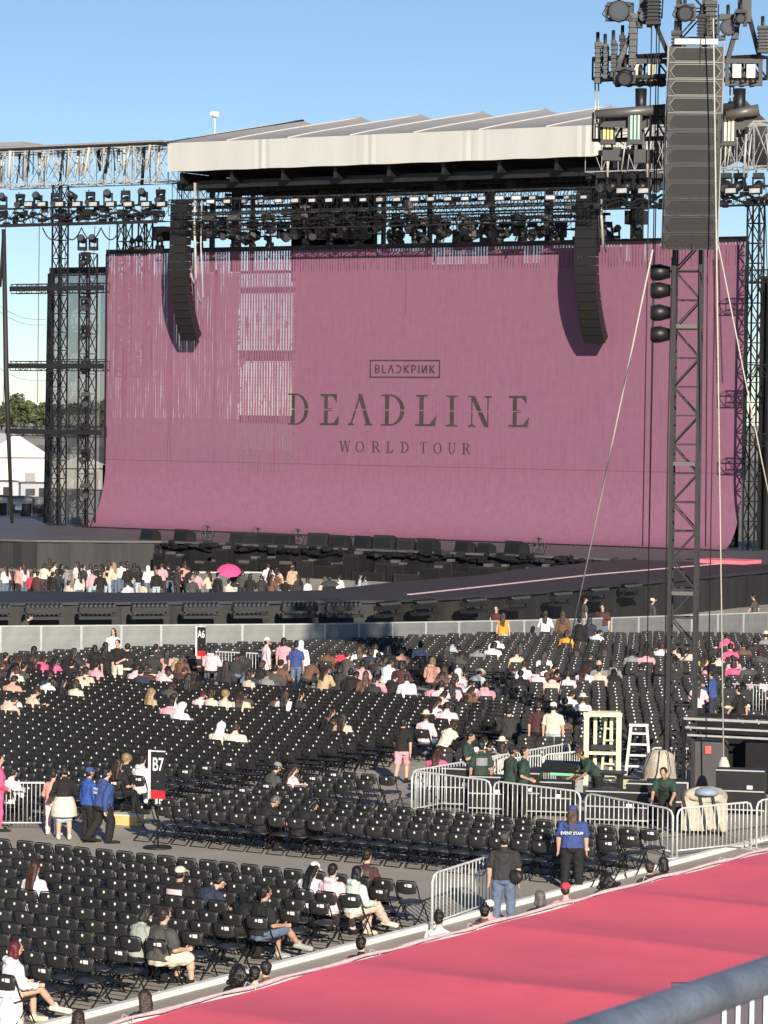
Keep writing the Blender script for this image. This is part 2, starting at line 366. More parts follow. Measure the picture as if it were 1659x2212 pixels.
# backing drapes with their openings
def panel(x0, x1, z0, z1, Y, th=.06): 
    q = MB(); q.box(((x0+x1)/2-OX, Y-YS, (z0+z1)/2), (x1-x0, th, z1-z0)); return q
gx = lambda px, py=700: onY(px, py, YS+1.2)[0]
q = panel(gx(636), gx(1602), 1.85, 19.3, YS+1.2)
for a, b in ((640, 925), (1065, 1130), (1180, 1240), (1255, 1350), (1412, 1602)): q.box(((gx(a)+gx(b))/2-OX, 1.2, 19.75), (gx(b)-gx(a), .06, .9))
q.box(((gx(225)+gx(516))/2-OX, 1.2, 3.9), (gx(516)-gx(225), .06, 4.1))
for k in (.16, .5, .83): q.box((gx(225)-OX+(gx(516)-gx(225))*k, 1.2, 12.6), (.35, .06, 13.2))
for z0, z1 in ((1.85, 5.6), (8.95, 9.5), (13.1, 13.8), (17.6, 18.0), (18.9, 19.1)): q.box(((gx(517)+gx(636))/2-OX, 1.2, (z0+z1)/2), (gx(636)-gx(517), .05, z1-z0))
for i in range(2): q.box((gx(517)-OX+(gx(636)-gx(517))*(.34+.33*i), 1.27, 10.5), (.1, .06, 17.4))
q.build('backing_drape', MT['drape'], sc)
# ---- lettering, cut as row runs so that no faces overlap
def glyph_rows(inside, w, rows=46):
    out = []; n = int(rows*w*1.6)
    for i in range(rows):
        y = (i+.5)/rows; run = None
        for j in range(n+1):
            on = j < n and inside((j+.5)/n*w, y)
            if on and run is None: run = j
            if not on and run is not None: out.append((run/n*w, j/n*w, i/rows, (i+1)/rows)); run = None
    return out
def seg(x, y, x0, y0, x1, y1, t):      # a slanted stroke of horizontal thickness t
    if not (min(y0, y1) <= y <= max(y0, y1)): return False
    u = (y-y0)/(y1-y0); return abs(x-(x0+(x1-x0)*u)) <= t/2
def serif(x, y, cx, top, hw=.17, t=.045):
    yy = 1-y if top else y
    return yy < t+.05*max(0, 1-abs(x-cx)/hw*1.6) and abs(x-cx) <= hw
def bracket(x, y, x0, x1, y0, y1): return x0 <= x <= x1 and y0 <= y <= y1
def bowl(x, y, cx, cy, rx, ry, ix, iy): 
    return ((x-cx)/rx)**2+((y-cy)/ry)**2 <= 1 and ((x-cx)/ix)**2+((y-cy)/iy)**2 >= 1
GL = {
 'D': (.82, lambda x, y: bracket(x, y, .14, .28, 0, 1) or bracket(x, y, 0, .36, 0, .045) or bracket(x, y, 0, .36, .955, 1) or (x > .3 and bowl(x, y, .3, .5, .5, .5, .36, .455))),
 'E': (.72, lambda x, y: bracket(x, y, .14, .28, 0, 1) or bracket(x, y, 0, .64, 0, .07) or bracket(x, y, 0, .6, .935, 1) or bracket(x, y, .28, .42, .46, .54) or (y < .32 and x < .66+.12*y and x > .42+.88*y) or (y > .74 and x < .61 and x > .4+.8*(1-y))),
 'A': (.88, lambda x, y: seg(x, y, .1, 0, .44, 1, .06) or seg(x, y, .74, 0, .42, 1, .15) or serif(x, y, .1, 0, .12) or serif(x, y, .74, 0, .15)),
 'L': (.72, lambda x, y: bracket(x, y, .14, .28, 0, 1) or bracket(x, y, 0, .64, 0, .07) or serif(x, y, .21, 1, .2) or (y < .36 and x < .66+.12*y and x > .42+.8*y)),
 'I': (.44, lambda x, y: bracket(x, y, .15, .29, 0, 1) or serif(x, y, .22, 0, .21) or serif(x, y, .22, 1, .21)),
 'N': (.9, lambda x, y: bracket(x, y, .12, .17, 0, 1) or bracket(x, y, .72, .77, 0, 1) or seg(x, y, .7, 0, .17, 1, .17) or serif(x, y, .145, 0, .14) or serif(x, y, .745, 1, .14) or bracket(x, y, 0, .17, .955, 1)),
 'W': (1.1, lambda x, y: seg(x, y, .32, 0, .12, 1, .13) or seg(x, y, .32, 0, .52, 1, .05) or seg(x, y, .76, 0, .56, 1, .13) or seg(x, y, .76, 0, .96, 1, .05) or serif(x, y, .12, 1, .14) or serif(x, y, .55, 1, .13) or serif(x, y, .96, 1, .12)),
 'O': (.92, lambda x, y: bowl(x, y, .46, .5, .43, .5, .3, .455)),
 'R': (.82, lambda x, y: bracket(x, y, .14, .27, 0, 1) or serif(x, y, .2, 0, .19) or bracket(x, y, 0, .36, .955, 1) or bracket(x, y, .27, .4, .47, .51) or (x > .34 and bowl(x, y, .34, .735, .32, .265, .19, .22)) or seg(x, y, .74, 0, .4, .5, .14)),
 'T': (.78, lambda x, y: bracket(x, y, .32, .45, 0, 1) or serif(x, y, .385, 0, .17) or bracket(x, y, .02, .75, .95, 1) or (y > .78 and (bracket(x, y, 0, .05, .78, 1) or bracket(x, y, .72, .77, .78, 1)))),
 'U': (.88, lambda x, y: (bracket(x, y, .1, .24, .35, 1) or bracket(x, y, .7, .75, .35, 1) or (y < .35 and bowl(x, y, .425, .35, .325, .35, .2, .29))) or serif(x, y, .17, 1, .17) or serif(x, y, .725, 1, .13)),
 'b': (.68, lambda x, y: bracket(x, y, .05, .21, 0, 1) or bracket(x, y, .05, .36, 0, .14) or bracket(x, y, .05, .36, .86, 1) or bracket(x, y, .05, .36, .44, .58) or (x > .34 and (bowl(x, y, .34, .28, .27, .28, .12, .15) or bowl(x, y, .33, .74, .25, .26, .11, .13)))),
 'l': (.56, lambda x, y: bracket(x, y, .05, .21, 0, 1) or bracket(x, y, .05, .52, 0, .15)),
 'v': (.76, lambda x, y: seg(x, y, .1, 0, .38, 1, .17) or seg(x, y, .66, 0, .38, 1, .17)),
 'c': (.74, lambda x, y: (x > .26 or y > .99) and bowl(x, y, .26, .5, .42, .5, .26, .34) or bracket(x, y, .1, .28, 0, .15) or bracket(x, y, .1, .28, .85, 1)),
 'k': (.74, lambda x, y: bracket(x, y, .05, .21, 0, 1) or seg(x, y, .6, 0, .24, .55, .2) or seg(x, y, .24, .45, .6, 1, .2)),
 'p': (.66, lambda x, y: bracket(x, y, .05, .21, 0, 1) or bracket(x, y, .05, .34, .86, 1) or bracket(x, y, .05, .34, .36, .5) or (x > .32 and bowl(x, y, .32, .68, .28, .32, .13, .18))),
 'i': (.28, lambda x, y: bracket(x, y, .06, .22, 0, 1)),
 'n': (.74, lambda x, y: bracket(x, y, .05, .2, 0, 1) or bracket(x, y, .52, .67, 0, 1) or seg(x, y, .16, 0, .56, 1, .18)),
}
def letter(ch, x, z, h, wid, cut=False):
    w, fn = GL[ch]
    f = (lambda X, Y_: fn(X, Y_) and not (.475 < Y_ < .525)) if cut else fn
    q = MB(); sx = wid/w
    for a, b, c, d in glyph_rows(f, w): q.add([(x+a*sx-OX, 0, z+c*h), (x+b*sx-OX, 0, z+c*h), (x+b*sx-OX, 0, z+d*h), (x+a*sx-OX, 0, z+d*h)], [(0, 1, 2, 3)])
    o = q.build('lettering', MT['ink'], sc); o.location = (0, -.02, 0); return o
pxX = lambda x, y: onY(x, y, YS)[0]
pxZ = lambda x, y: onY(x, y, YS)[2]
for ch, x0, x1, yb in [('D', 622, 667, 917), ('E', 692, 734, 918), ('A', 752, 805, 918), ('D', 823, 875, 919), ('L', 897, 944, 920), ('I', 962, 990, 921), ('N', 1011, 1063, 922), ('E', 1099, 1144, 922)]:
    z0 = pxZ(x0, yb); letter(ch, pxX(x0, yb), z0, pxZ(x0, yb-67)-z0, pxX(x1, yb)-pxX(x0, yb), True)
for ch, x0, x1, yb in [('W', 733, 762, 976), ('O', 772, 794, 977), ('R', 810, 833, 977), ('L', 846, 864, 978), ('D', 881, 902, 978), ('T', 929, 946, 979), ('O', 961, 982, 980), ('U', 997, 1016, 980), ('R', 1030, 1052, 981)]:
    f = (1017-733)/(1052-733); x0 = 733+(x0-733)*f; x1 = 733+(x1-733)*f
    z0 = pxZ(x0, yb); letter(ch, pxX(x0, yb), z0, pxZ(x0, yb-24)-z0, pxX(x1, yb)-pxX(x0, yb))
bx0, bx1 = 809, 941
ws = [GL[c][0] for c in 'blvckpink']; tot = sum(ws)+.12*8; x = 0
for ch, w in zip('blvckpink', ws):
    a = bx0+(bx1-bx0)*x/tot; b = bx0+(bx1-bx0)*(x+w)/tot; yb = 806.0+.5*(a-bx0)/(bx1-bx0)
    z0 = pxZ(a, yb); letter(ch, pxX(a, yb), z0, pxZ(a, yb-18)-z0, pxX(b, yb)-pxX(a, yb)); x += w+.12
q = MB(); x0, x1 = pxX(799, 797)-OX, pxX(951, 797)-OX; z1, z0 = pxZ(799, 777), pxZ(799, 816); t_ = .09
q.box(((x0+x1)/2, -.02, z0+t_/2), (x1-x0, .01, t_)); q.box(((x0+x1)/2, -.02, z1-t_/2), (x1-x0, .01, t_))
q.box((x0+t_/2, -.02, (z0+z1)/2), (t_, .01, z1-z0-2*t_)); q.box((x1-t_/2, -.02, (z0+z1)/2), (t_, .01, z1-z0-2*t_)); q.build('lettering_frame', MT['ink'], sc)

# ------------------------------------------------------------------ main stage and thrust
def slab(name, pts, z1, z0, top, side, label, cat='stage'):
    t = thing(name, label, cat, (0, 0, 0)); n = len(pts)
    m = MB(); m.prism(pts, z1-.12, z1); m.build('deck', top, t)
    k = MB(); c = np.mean(np.array(pts), 0); fold = []
    for i in range(n):           # pleated skirt a little inside the deck edge
        a = np.array(pts[i], float); b = np.array(pts[(i+1) % n], float); d = b-a; L = np.linalg.norm(d); d /= L; nn = np.array([-d[1], d[0]])
        s_ = int(max(4, L*3)); P = []
        for j in range(s_+1):
            u = j/s_; q = a+d*L*u+nn*(.14+.025*math.sin(j*1.7+i)+.04*math.sin(j*.63)+.02*math.sin(j*.31)); P.append(q)
        for j in range(s_): k.add([(*P[j], z0), (*P[j+1], z0), (*P[j+1], z1-.121), (*P[j], z1-.121)], [(0, 1, 2, 3)], True)
    k.build('skirt', side, t); return t
SF = 155.2
slab('main_stage', [(-175, SF), (-79, SF), (-52, SF), (-52, 182), (-175, 182)], DK, 0, MT['deckpale'], MT['drape'], 'wide main stage deck below the pink screen with black skirt')
cat_pts = [(-96, 84.6), (-70.3, 113.57), (-68.6, 120.0), (-68.5, 128), (-69, SF-.05), (-80.4, SF-.05), (-79.0, 140.6), (-77.6, 135), (-77.4, 125.4), (-76.3, 118.2), (-79.5, 112.8), (-82.0, 110.2), (-84.5, 109.3), (-105, 90.5)]
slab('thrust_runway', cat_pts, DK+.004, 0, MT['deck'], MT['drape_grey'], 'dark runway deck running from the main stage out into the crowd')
m = MB(); LP = [(-71.6, 117.8), (-73.6, 138.7), (-73.9, 154.5)]
for a, b in zip(LP, LP[1:]): m.bar((*a, DK+.02), (*b, DK+.02), .22, .03)
tag(m.build('edge_strip', MT['pinkhem']), 'pale pink strip laid along the dark runway deck', 'floor strip')
m = MB(); c = onZ(1572, 1217, DK); m.box((c[0], c[1], DK+.12), (3.0, 2.2, .2)); m.build('platform_box', MT['paint']).color = (.85, .2, .25, 1)
tag(bpy.data.objects['platform_box'], 'small red box lying on the runway beside the tower', 'box')
# side wing of the stage on the left with its skirt
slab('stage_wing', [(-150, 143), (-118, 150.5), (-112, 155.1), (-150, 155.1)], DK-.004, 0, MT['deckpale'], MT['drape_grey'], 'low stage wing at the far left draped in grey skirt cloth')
# light battens hung along the runway's crowd side
def batten():
    t = thing('floor_light_batten', '', 'stage light', (0, 0, 0)); m = MB(); m.box((0, 0, 0), (1.55, .42, .2)); m.build('housing', MT['black'], t)
    m = MB(); m.box((0, -.06, -.32), (1.6, .5, .12)); m.bar((-.7, 0, -.1), (-.7, 0, -.3), .06); m.bar((.7, 0, -.1), (.7, 0, -.3), .06); m.build('tray', MT['black'], t)
    l = MB(); r = MB()
    for i in range(8):
        x = -.68+i*.194; l.tube([(x, -.22, .16), (x, .1, .2)], .09, 8); r.tube([(x, -.235, .16), (x, -.225, .16)], .07, 8)
    lo = l.build('lamp', MT['blackgloss'], t); r.build('lens', MT['glass'], lo); return t
b0 = batten(); first = True
bp = []
e = [np.array(p) for p in cat_pts[:5]]; 
for px_ in [-20, 92, 207, 320, 431, 538, 643, 738, 826]:
    p = onZ(px_, 1306-.006*px_, DK); bp.append(p)
for px_, py in [(905, 1297), (1012, 1293), (1108, 1288), (1200, 1279), (1280, 1270), (1352, 1262)]: bp.append(onZ(px_, py, DK))
bp.sort(key=lambda p: proj(p)[0])
ang = math.atan2(cat_pts[1][1]-cat_pts[0][1], cat_pts[1][0]-cat_pts[0][0])
for i, p in enumerate(bp):
    d = np.array([math.sin(ang), -math.cos(ang)]) if p[0] < -70.5 else np.array([1.0, 0]); rz = ang if p[0] < -70.5 else math.pi/2
    q = np.array([p[0], p[1]])+d*.25
    o = b0 if i == 0 else dup(b0, (0, 0, 0))
    o.location = (q[0], q[1], DK-.22); o.rotation_euler[2] = rz; tag(o, f'black row-lamp batten hung on the runway edge, {ORD[i]} from the left', 'stage light', 'lamp battens along the runway')
# monitor wedges and fans along the main stage front
def wedge():
    t = thing('monitor_speaker', '', 'speaker', (0, 0, 0)); m = MB(); m.add([(-.5, -.35, 0), (.5, -.35, 0), (.5, .35, 0), (-.5, .35, 0), (-.5, -.2, .62), (.5, -.2, .62), (.5, .3, .42), (-.5, .3, .42)], [(3, 2, 1, 0), (4, 5, 6, 7), (0, 1, 5, 4), (1, 2, 6, 5), (2, 3, 7, 6), (3, 0, 4, 7)])
    m.build('cabinet', MT['cab'], t); m = MB(); m.box((0, -.29, .3), (.8, .03, .4), 0, R(-13)); m.build('grille', MT['grille'], t); return t
w0 = wedge(); wx = [178, 262, 398, 430, 466, 505, 590, 640, 700, 750, 800, 852, 940, 990, 1062]
for i, x in enumerate(wx):
    p = onZ(x, 1168+.031*x, DK); o = w0 if i == 0 else dup(w0, (0, 0, 0)); o.location = (p[0], SF+.6, DK); o.rotation_euler[2] = R(random.uniform(-12, 12)); o.scale = [random.uniform(.9, 1.35)]*3
    tag(o, f'black wedge monitor on the main stage lip, {ORD[i]} from the left', 'speaker', 'monitor wedges on the stage lip')
def sub_box(w, h):
    t = thing('stage_subwoofer', '', 'speaker', (0, 0, 0)); m = MB(); m.box((0, 0, h/2), (w, .8, h)); m.build('cabinet', MT['cab'], t)
    m = MB(); m.box((0, -.41, h/2), (w*.86, .03, h*.8)); m.build('grille', MT['grille'], t); m = MB(); m.box((w*.3, -.1, h+.06), (w*.3, .4, .12)); m.build('cable_box', MT['deckpale'], t); return t
_sb = [sub_box(1.5, .75), sub_box(1.1, 1.05), sub_box(2.2, .55)]; _r5 = random.Random(9)
for i in range(30):
    o = _sb[i] if i < 3 else dup(_sb[i % 3], (0, 0, 0)); x = -111+30.5*i/29+_r5.uniform(-.3, .3); o.location = (x, SF-.75-_r5.uniform(0, .5), 0); o.rotation_euler[2] = _r5.uniform(-.2, .2); o.scale = (1, 1, _r5.uniform(.9, 1.5))
    tag(o, f'black subwoofer box at the foot of the main stage skirt, {ORD[i]} from the left', 'speaker', 'subwoofers at the main stage foot')
m = MB()
for i in range(90): m.box((-112+33*i/90+_r5.uniform(-.2, .2), SF-.06-_r5.uniform(0, .2), DK-_r5.uniform(.02, .35)), (_r5.uniform(.15, .6), .18, _r5.uniform(.1, .35)), _r5.uniform(-.4, .4))
m.tube([(-113+35*i/60, SF-.2, DK-.3+.1*math.sin(i*1.4)+.08*math.sin(i*.5)) for i in range(61)], .05, 5); tag(m.build('stage_edge_cables', MT['blackgloss']), 'black cables, lamps and small boxes cluttering the main stage edge', 'cables')
def fan():
    t = thing('floor_fan', '', 'fan', (0, 0, 0)); m = MB()
    for k in range(3): m.tube([(.42*math.cos(a)*(1-.3*k/2), -.12+.1*k, .5+.42*math.sin(a)*(1-.3*k/2)) for a in [i*math.pi/10 for i in range(21)]], .014, 5)
    for k in range(10): a = k*math.pi/5; m.tube([(0, -.14, .5), (.42*math.cos(a), -.12, .5+.42*math.sin(a))], .008, 4)
    m.build('guard', MT['rim'], t)
    m = MB()
    for k in range(4): a = k*math.pi/2; m.add([(.05*math.cos(a), 0, .5+.05*math.sin(a)), (.36*math.cos(a-.3), -.04, .5+.36*math.sin(a-.3)), (.36*math.cos(a+.35), .05, .5+.36*math.sin(a+.35))], [(0, 1, 2)])
    m.tube([(0, -.1, .5), (0, .15, .5)], .07, 8); m.build('blade', MT['black'], t)
    m = MB(); m.bar((-.3, 0, .02), (.3, 0, .02), .05); m.bar((-.44, 0, .5), (-.3, 0, .02), .03); m.bar((.44, 0, .5), (.3, 0, .02), .03); m.build('stand', MT['black'], t); return t
f0 = fan()
for i, (x, lab) in enumerate([(285, 'round floor fan on the stage lip, leftmost of the four'), (408, 'round floor fan on the stage lip, second from the left'), (505, 'round floor fan on the stage lip, third from the left'), (1082, 'round floor fan at the right end of the stage lip')]):
    p = onZ(x, 1168+.031*x, DK); o = f0 if i == 0 else dup(f0, (0, 0, 0)); o.location = (p[0]+.5, SF+1.3, DK); o.scale = (1.1, 1.1, 1.1); tag(o, lab, 'fan', 'floor fans on the stage lip')

# ------------------------------------------------------------------ stage roof
def corr(px_, py, Y): return onY(px_, py, Y)
YF = 167.4; YC = 178.4
rf = thing('stage_roof', 'stage roof of grey peaked fabric bays with a pale front fascia', 'roof', (0, 0, 0))
fx0, fx1, fzt, fzb = -120.7, -89.1, 27.25, 25.38
m = MB(); n = 110; P = []
for j in range(n+1):
    u = j/n; x = fx0+(fx1-fx0)*u; kk = max(0, math.cos(j*2*math.pi/27.5+.4))**6; y = YF+.07*kk*math.sin(j*2.6)+.012*math.sin(j*.8); P.append((x, y))
for j in range(n): m.add([(*P[j], fzb+.015*math.sin(j*.5)), (*P[j+1], fzb+.015*math.sin((j+1)*.5)), (P[j+1][0], YF, fzt), (P[j][0], YF, fzt)], [(0, 1, 2, 3)], True)
m.add([(fx1, YF, fzt), (fx1, YF, fzb), (fx1+1.1, YF+2.5, fzb+.7), (fx1+2.1, YF+4.6, fzt+.1)], [(0, 1, 2, 3)])
m.add([(fx0, YF, fzt), (fx0, YF, fzb), (fx0-.3, YF+9, fzb+.8), (fx0-.3, YF+9, fzt+1.6)], [(3, 2, 1, 0)])
m.build('fascia', MT['roofw'], rf)
bays = 7; bw = (-93.76+117.32)/5; x0c = -117.32
m = MB(); bm_ = MB(); NB = 8; DEP = 10
def crest(x): return 29.55
for k in range(-1, bays):
    xa = x0c+bw*k+ (0 if k >= 0 else 0); xb = xa+bw; vs = []
    for i in range(DEP+1):
        u = i/DEP
        for j in range(NB+1):
            v = j/NB; x = xa+(xb-xa)*v; shift = (-3.4)*(1-u)
            z = fzt+(crest(x)-fzt)*(u**.92) - .62*math.sin(v*math.pi)**1.0*(.15+.85*u)
            X = x+shift; vs.append((min(max(X, fx0-.02), -86.0) if u == 0 else X, YF+.02+(YC-YF)*u, z))
    if k == -1: continue
    m.add(vs, [(i*(NB+1)+j, i*(NB+1)+j+1, (i+1)*(NB+1)+j+1, (i+1)*(NB+1)+j) for i in range(DEP) for j in range(NB)], True)
    # the back slope of the bay
    vs2 = [(p[0], p[1], p[2]) for p in vs[DEP*(NB+1):]]; vs2 += [(p[0], YC+9, p[2]-3.0) for p in vs2]
    m.add(vs2, [(j, j+1, NB+2+j, NB+1+j) for j in range(NB)], True)
    bm_.tube([(vs[i*(NB+1)][0], vs[i*(NB+1)][1], vs[i*(NB+1)][2]+.02) for i in range(DEP+1)], .05, 5)
m.build('roof_fabric', MT['roofg'], rf); bm_.build('ridge_beam', MT['roofw'], rf)
m = MB(); xl = x0c-3.4
m.tube([(fx0, YF, fzt), (x0c, YC, 29.5)], .12, 6); m.build('edge_rope', MT['black'], rf)
m = MB(); m.box((-103.5, 174, 25.6), (34, 12.6, .3)); m.build('underside', MT['drape'], rf)
m = MB()
for i in range(9): m.bar((-120+i*4, 168, 25.0), (-120+i*4, 180, 25.0), .25, .7)
for i in range(4): m.bar((-121, 169+i*3.4, 24.6), (-86, 169+i*3.4, 24.6), .2, .5)
m.build('roof_girder', MT['black'], rf)
za_, zb_ = onY(860, 374, 179.5)[2], onY(860, 428, 179.5)[2]
m = MB(); m.box((-104, 179.5, (za_+zb_)/2+.4), (33, .15, za_-zb_)); m.build('rear_border', MT['drape'], rf)
# mast camera on the roof
p = onY(464, 250, 176); t = thing('roof_camera_mast', 'small white camera on a thin pole above the stage roof', 'camera mast', (p[0], 176, 27)); 
m = MB(); m.tube([(0, 0, 0), (0, 0, p[2]-27)], .05, 6); m.build('pole', MT['white_paint'], t); m = MB(); m.box((0, 0, p[2]-26.9), (.4, .4, .35)); m.tube([(0, -.2, p[2]-26.9), (0, -.45, p[2]-26.95)], .13, 8); m.build('camera', MT['white_paint'], t)
# right-hand roof wing fabric piece behind the delay tower
m = MB(); a = onY(1395, 255, 174); b = onY(1450, 232, 176); c = onY(1500, 300, 174); d = onY(1400, 300, 173); m.add([a, b, c, d], [(0, 3, 2, 1)]); m.add([np.array(v)+(0, .1, 0) for v in (a, b, c, d)], [(0, 1, 2, 3)])
m.build('end_flap', MT['roofg'], rf)
MT['rim_pale'] = mat('barricade_edge', (.4, .4, .385), .5, metal=.2, var=.2, vs=3)
MT['sack'] = mat('beige_sacking', (.5, .43, .33), .85, var=.3, vs=5, bump=.7, bs=9)
# ------------------------------------------------------------------ side scaffolding, trusses, lamps
def lamp_proto(kind):
    t = thing(kind, '', 'stage light', (0, 0, 0))
    if kind == 'moving_head_light':           # hangs from its base: origin at the clamp
        m = MB(); m.box((0, 0, -.12), (.42, .34, .2)); m.tube([(-.1, 0, 0), (-.1, 0, .1)], .03, 5); m.build('base', MT['black'], t)
        m = MB()
        for sx in (-1, 1): m.box((sx*.22, 0, -.42), (.06, .16, .5))
        m.box((0, 0, -.23), (.46, .18, .05)); m.build('yoke', MT['black'], t)
        m = MB(); m.tube([(0, .28, -.42), (0, .2, -.44), (0, -.1, -.55), (0, -.3, -.64)], [.1, .17, .19, .2], 10); h = m.build('head', MT['blackgloss'], t)
        m = MB(); m.tube([(0, -.3, -.642), (0, -.315, -.648)], .165, 10); m.build('lens', MT['glass'], h)
    elif kind == 'standing_head_light':
        m = MB(); m.box((0, 0, .1), (.44, .36, .2)); m.build('base', MT['black'], t)
        m = MB()
        for sx in (-1, 1): m.box((sx*.22, 0, .42), (.06, .16, .5))
        m.build('yoke', MT['black'], t) if False else None
        for sx in (-1, 1): m = MB(); m.box((sx*.22, 0, .42), (.06, .16, .5)); m.build('yoke', MT['black'], t)
        m = MB(); m.tube([(0, .22, .5), (0, -.05, .58), (0, -.3, .68)], [.13, .2, .21], 10); h = m.build('head', MT['blackgloss'], t)
        m = MB(); m.tube([(0, -.3, .68), (0, -.315, .685)], .17, 10); m.build('lens', MT['glass'], h)
    elif kind == 'blinder_light':
        m = MB(); m.box((0, 0, 0), (.8, .25, .42)); m.build('housing', MT['black'], t); m = MB(); m.box((0, -.135, 0), (.66, .03, .26)); m.build('panel', mat('blinder_face', (.5, .48, .45), .4, var=.3, vs=2), t)
    elif kind == 'wash_light':
        m = MB(); m.box((0, 0, -.75), (.62, .4, 1.3)); m.tube([(0, 0, 0), (0, 0, -.15)], .05, 6); m.box((0, -.03, -1.45), (.7, .46, .1)); m.build('housing', MT['black'], t)
        for sx in (-.16, 0, .16): m = MB(); m.box((sx, -.215, -.75), (.1, .03, 1.1)); m.build('diode_strip', MT['paint'], t)
    return t
LP_ = {k: lamp_proto(k) for k in ('moving_head_light', 'standing_head_light', 'blinder_light', 'wash_light')}
_used = {}
def lamp(kind, p, label, group, rz=0.0, sc=1.0):
    o = LP_[kind] if kind not in _used else dup(LP_[kind], (0, 0, 0)); _used[kind] = 1
    o.location = tuple(p); o.rotation_euler[2] = rz; o.scale = (sc, sc, sc); return tag(o, label, 'stage light', group)
YT = 169.0
# left wing: silver roof truss, black lighting truss, towers
X0 = onY(-60, 400, YT)[0]; X1 = onY(362, 380, YT)[0]
za = onY(180, 395, YT)[2]; zb = onY(180, 325, YT)[2]
truss_h('roof_wing_truss', X0, X1, (za+zb)/2, YT, 2.4, zb-za, 9, MT['alu'], 'deep silver roof truss left of the pale fascia')
truss_h('roof_wing_truss', X0, X1, (za+zb)/2+.1, YT+3.2, 2.0, zb-za, 11, MT['alu'], 'silver roof truss just behind the left wing truss')
for i, x in enumerate(np.linspace(X0+1, X1-.5, 28)):
    m = MB(); h = random.uniform(1.4, 2.6); m.tube([(0, 0, 0), (random.uniform(-.3, .3), -.2, -h)], random.uniform(.05, .12), 5); m.tube([(.22, .1, 0), (.3+random.uniform(-.3, .3), -.1, -h*.9)], .04, 5); m.tube([(-.3, .2, 0), (-.1, .1, -h*.8)], .035, 5)
    o = m.build('cable_bundle', [MT['alu'], MT['sack'], MT['rope'], MT['blackgloss']][(i*7) % 4], None, (x, YT-1.3+.9*(i % 3), zb+.05)); tag(o, f'pale cable bundle hanging in the left wing truss, {ORD[i]} from the left', 'cable', 'cable bundles in the left wing truss')
m = MB(); m.box(((X0+X1)/2, YT+1, zb+.35), (X1-X0, 3.6, .12)); m.box((X0+3.4, YT+.3, zb+.55), (3.2, 2.2, .3)); tag(m.build('wing_roof_sheet', MT['roofg']), 'flat grey sheet lying on the left wing truss', 'roof sheet')
zl0 = onY(180, 484, YT)[2]; zl1 = onY(180, 448, YT)[2]
truss_h('lighting_truss', X0, onY(372, 470, YT)[0], (zl0+zl1)/2, YT-.6, .9, zl1-zl0, 22, MT['black'], 'black lighting truss hanging below the left wing roof')
m = MB(); m.box(((X0+X1)/2, YT-1.15, zl0-.05), (X1-X0, .12, .22)); tag(m.build('cable_tray', MT['black']), 'black cable tray under the left lighting truss', 'cable tray')
for j, (xa_, xb_, zc_, lab) in enumerate([(X0, onY(372, 470, YT)[0], (zl0+zl1)/2, 'tangled black cables and boxes packed along the left lighting truss'), (onY(1300, 430, YT)[0], onY(1800, 430, YT)[0], onY(1500, 430, YT)[2], 'tangled black cables and boxes packed along the right lighting truss')]):
    m = MB(); rr = random.Random(j)
    for i in range(70): x = rr.uniform(xa_, xb_); m.box((x, YT-.6+rr.uniform(-.4, .4), zc_+rr.uniform(-.5, .5)), (rr.uniform(.2, .7), .2, rr.uniform(.12, .45)), rr.uniform(-.3, .3))
    m.tube([(xa_+(xb_-xa_)*i/40, YT-1.05, zc_+.15*math.sin(i*1.7)+.1*math.sin(i*.6)) for i in range(41)], .09, 5); m.tube([(xa_+(xb_-xa_)*i/40, YT-1.0, zc_-.2+.14*math.sin(i*1.3+2)) for i in range(41)], .07, 5)
    tag(m.build('cable_loom', MT['black']), lab, 'cable loom')
n_ = 0
for i, x in enumerate(np.linspace(4, 345, 10)):
    p = onY(x, 432, YT-.8); lamp('moving_head_light' if i % 2 else 'standing_head_light', (p[0], YT-.7, zl1+(1.0 if i % 2 else .02)), f'dark stage lamp on the left lighting truss, {ORD[i]} from the left', 'lamps on the left lighting truss', random.uniform(-.5, .5), 1.25)
for i, x in enumerate([63, 92, 130, 167, 203, 240, 278, 316, 350]):
    p = onY(x, 441, YT-1.2); lamp('blinder_light', p, f'white-faced blinder on the left lighting truss, {ORD[i]} from the left', 'blinders on the left truss', 0, .95)
for i, (x, y0, y1, w, lab) in enumerate([(125, 400, 1131, 28, 'black lattice tower rising through the left lighting truss'), (269, 480, 548, 27, 'short lattice tower behind the left end of the screen'), (314, 480, 548, 26, 'short lattice tower beside the left line array')]):
    Y = 170.3+i*2.6; a = onY(x, y1, Y); b = onY(x, y0, Y); z0 = 0 if i == 0 else 12
    tower_v('lattice_tower', a[0], Y, z0, b[2], w*.027, int((b[2]-z0)/1.25), MT['black'], lab, 0, .045, .028)
a = onY(186, 1130, 169.2); b = onY(187, 548, 169.2)
tower_v('lamp_tower', a[0], 169.2, 0, b[2], .85, 15, MT['black'], 'slim lattice tower carrying a column of lamps left of the screen', 0, .045, .025)
for i, y in enumerate([560, 655, 718, 790, 862, 930, 985, 1060]):
    p = onY(186, y, 168.6); lamp('moving_head_light', (p[0], 168.55, p[2]+.5), f'lamp on the slim left tower, {ORD[i]} from the top', 'lamps on the slim left tower', random.uniform(-.6, .6), 1.3)
for i, x in enumerate([178, 202]):
    p = onY(x, 515, 169.0); lamp('standing_head_light', (p[0], 169.0, b[2]+.2), ['left one of two lamps standing above the slim tower', 'right one of two lamps standing above the slim tower'][i], 'lamps above the slim tower', .3, 1.25)
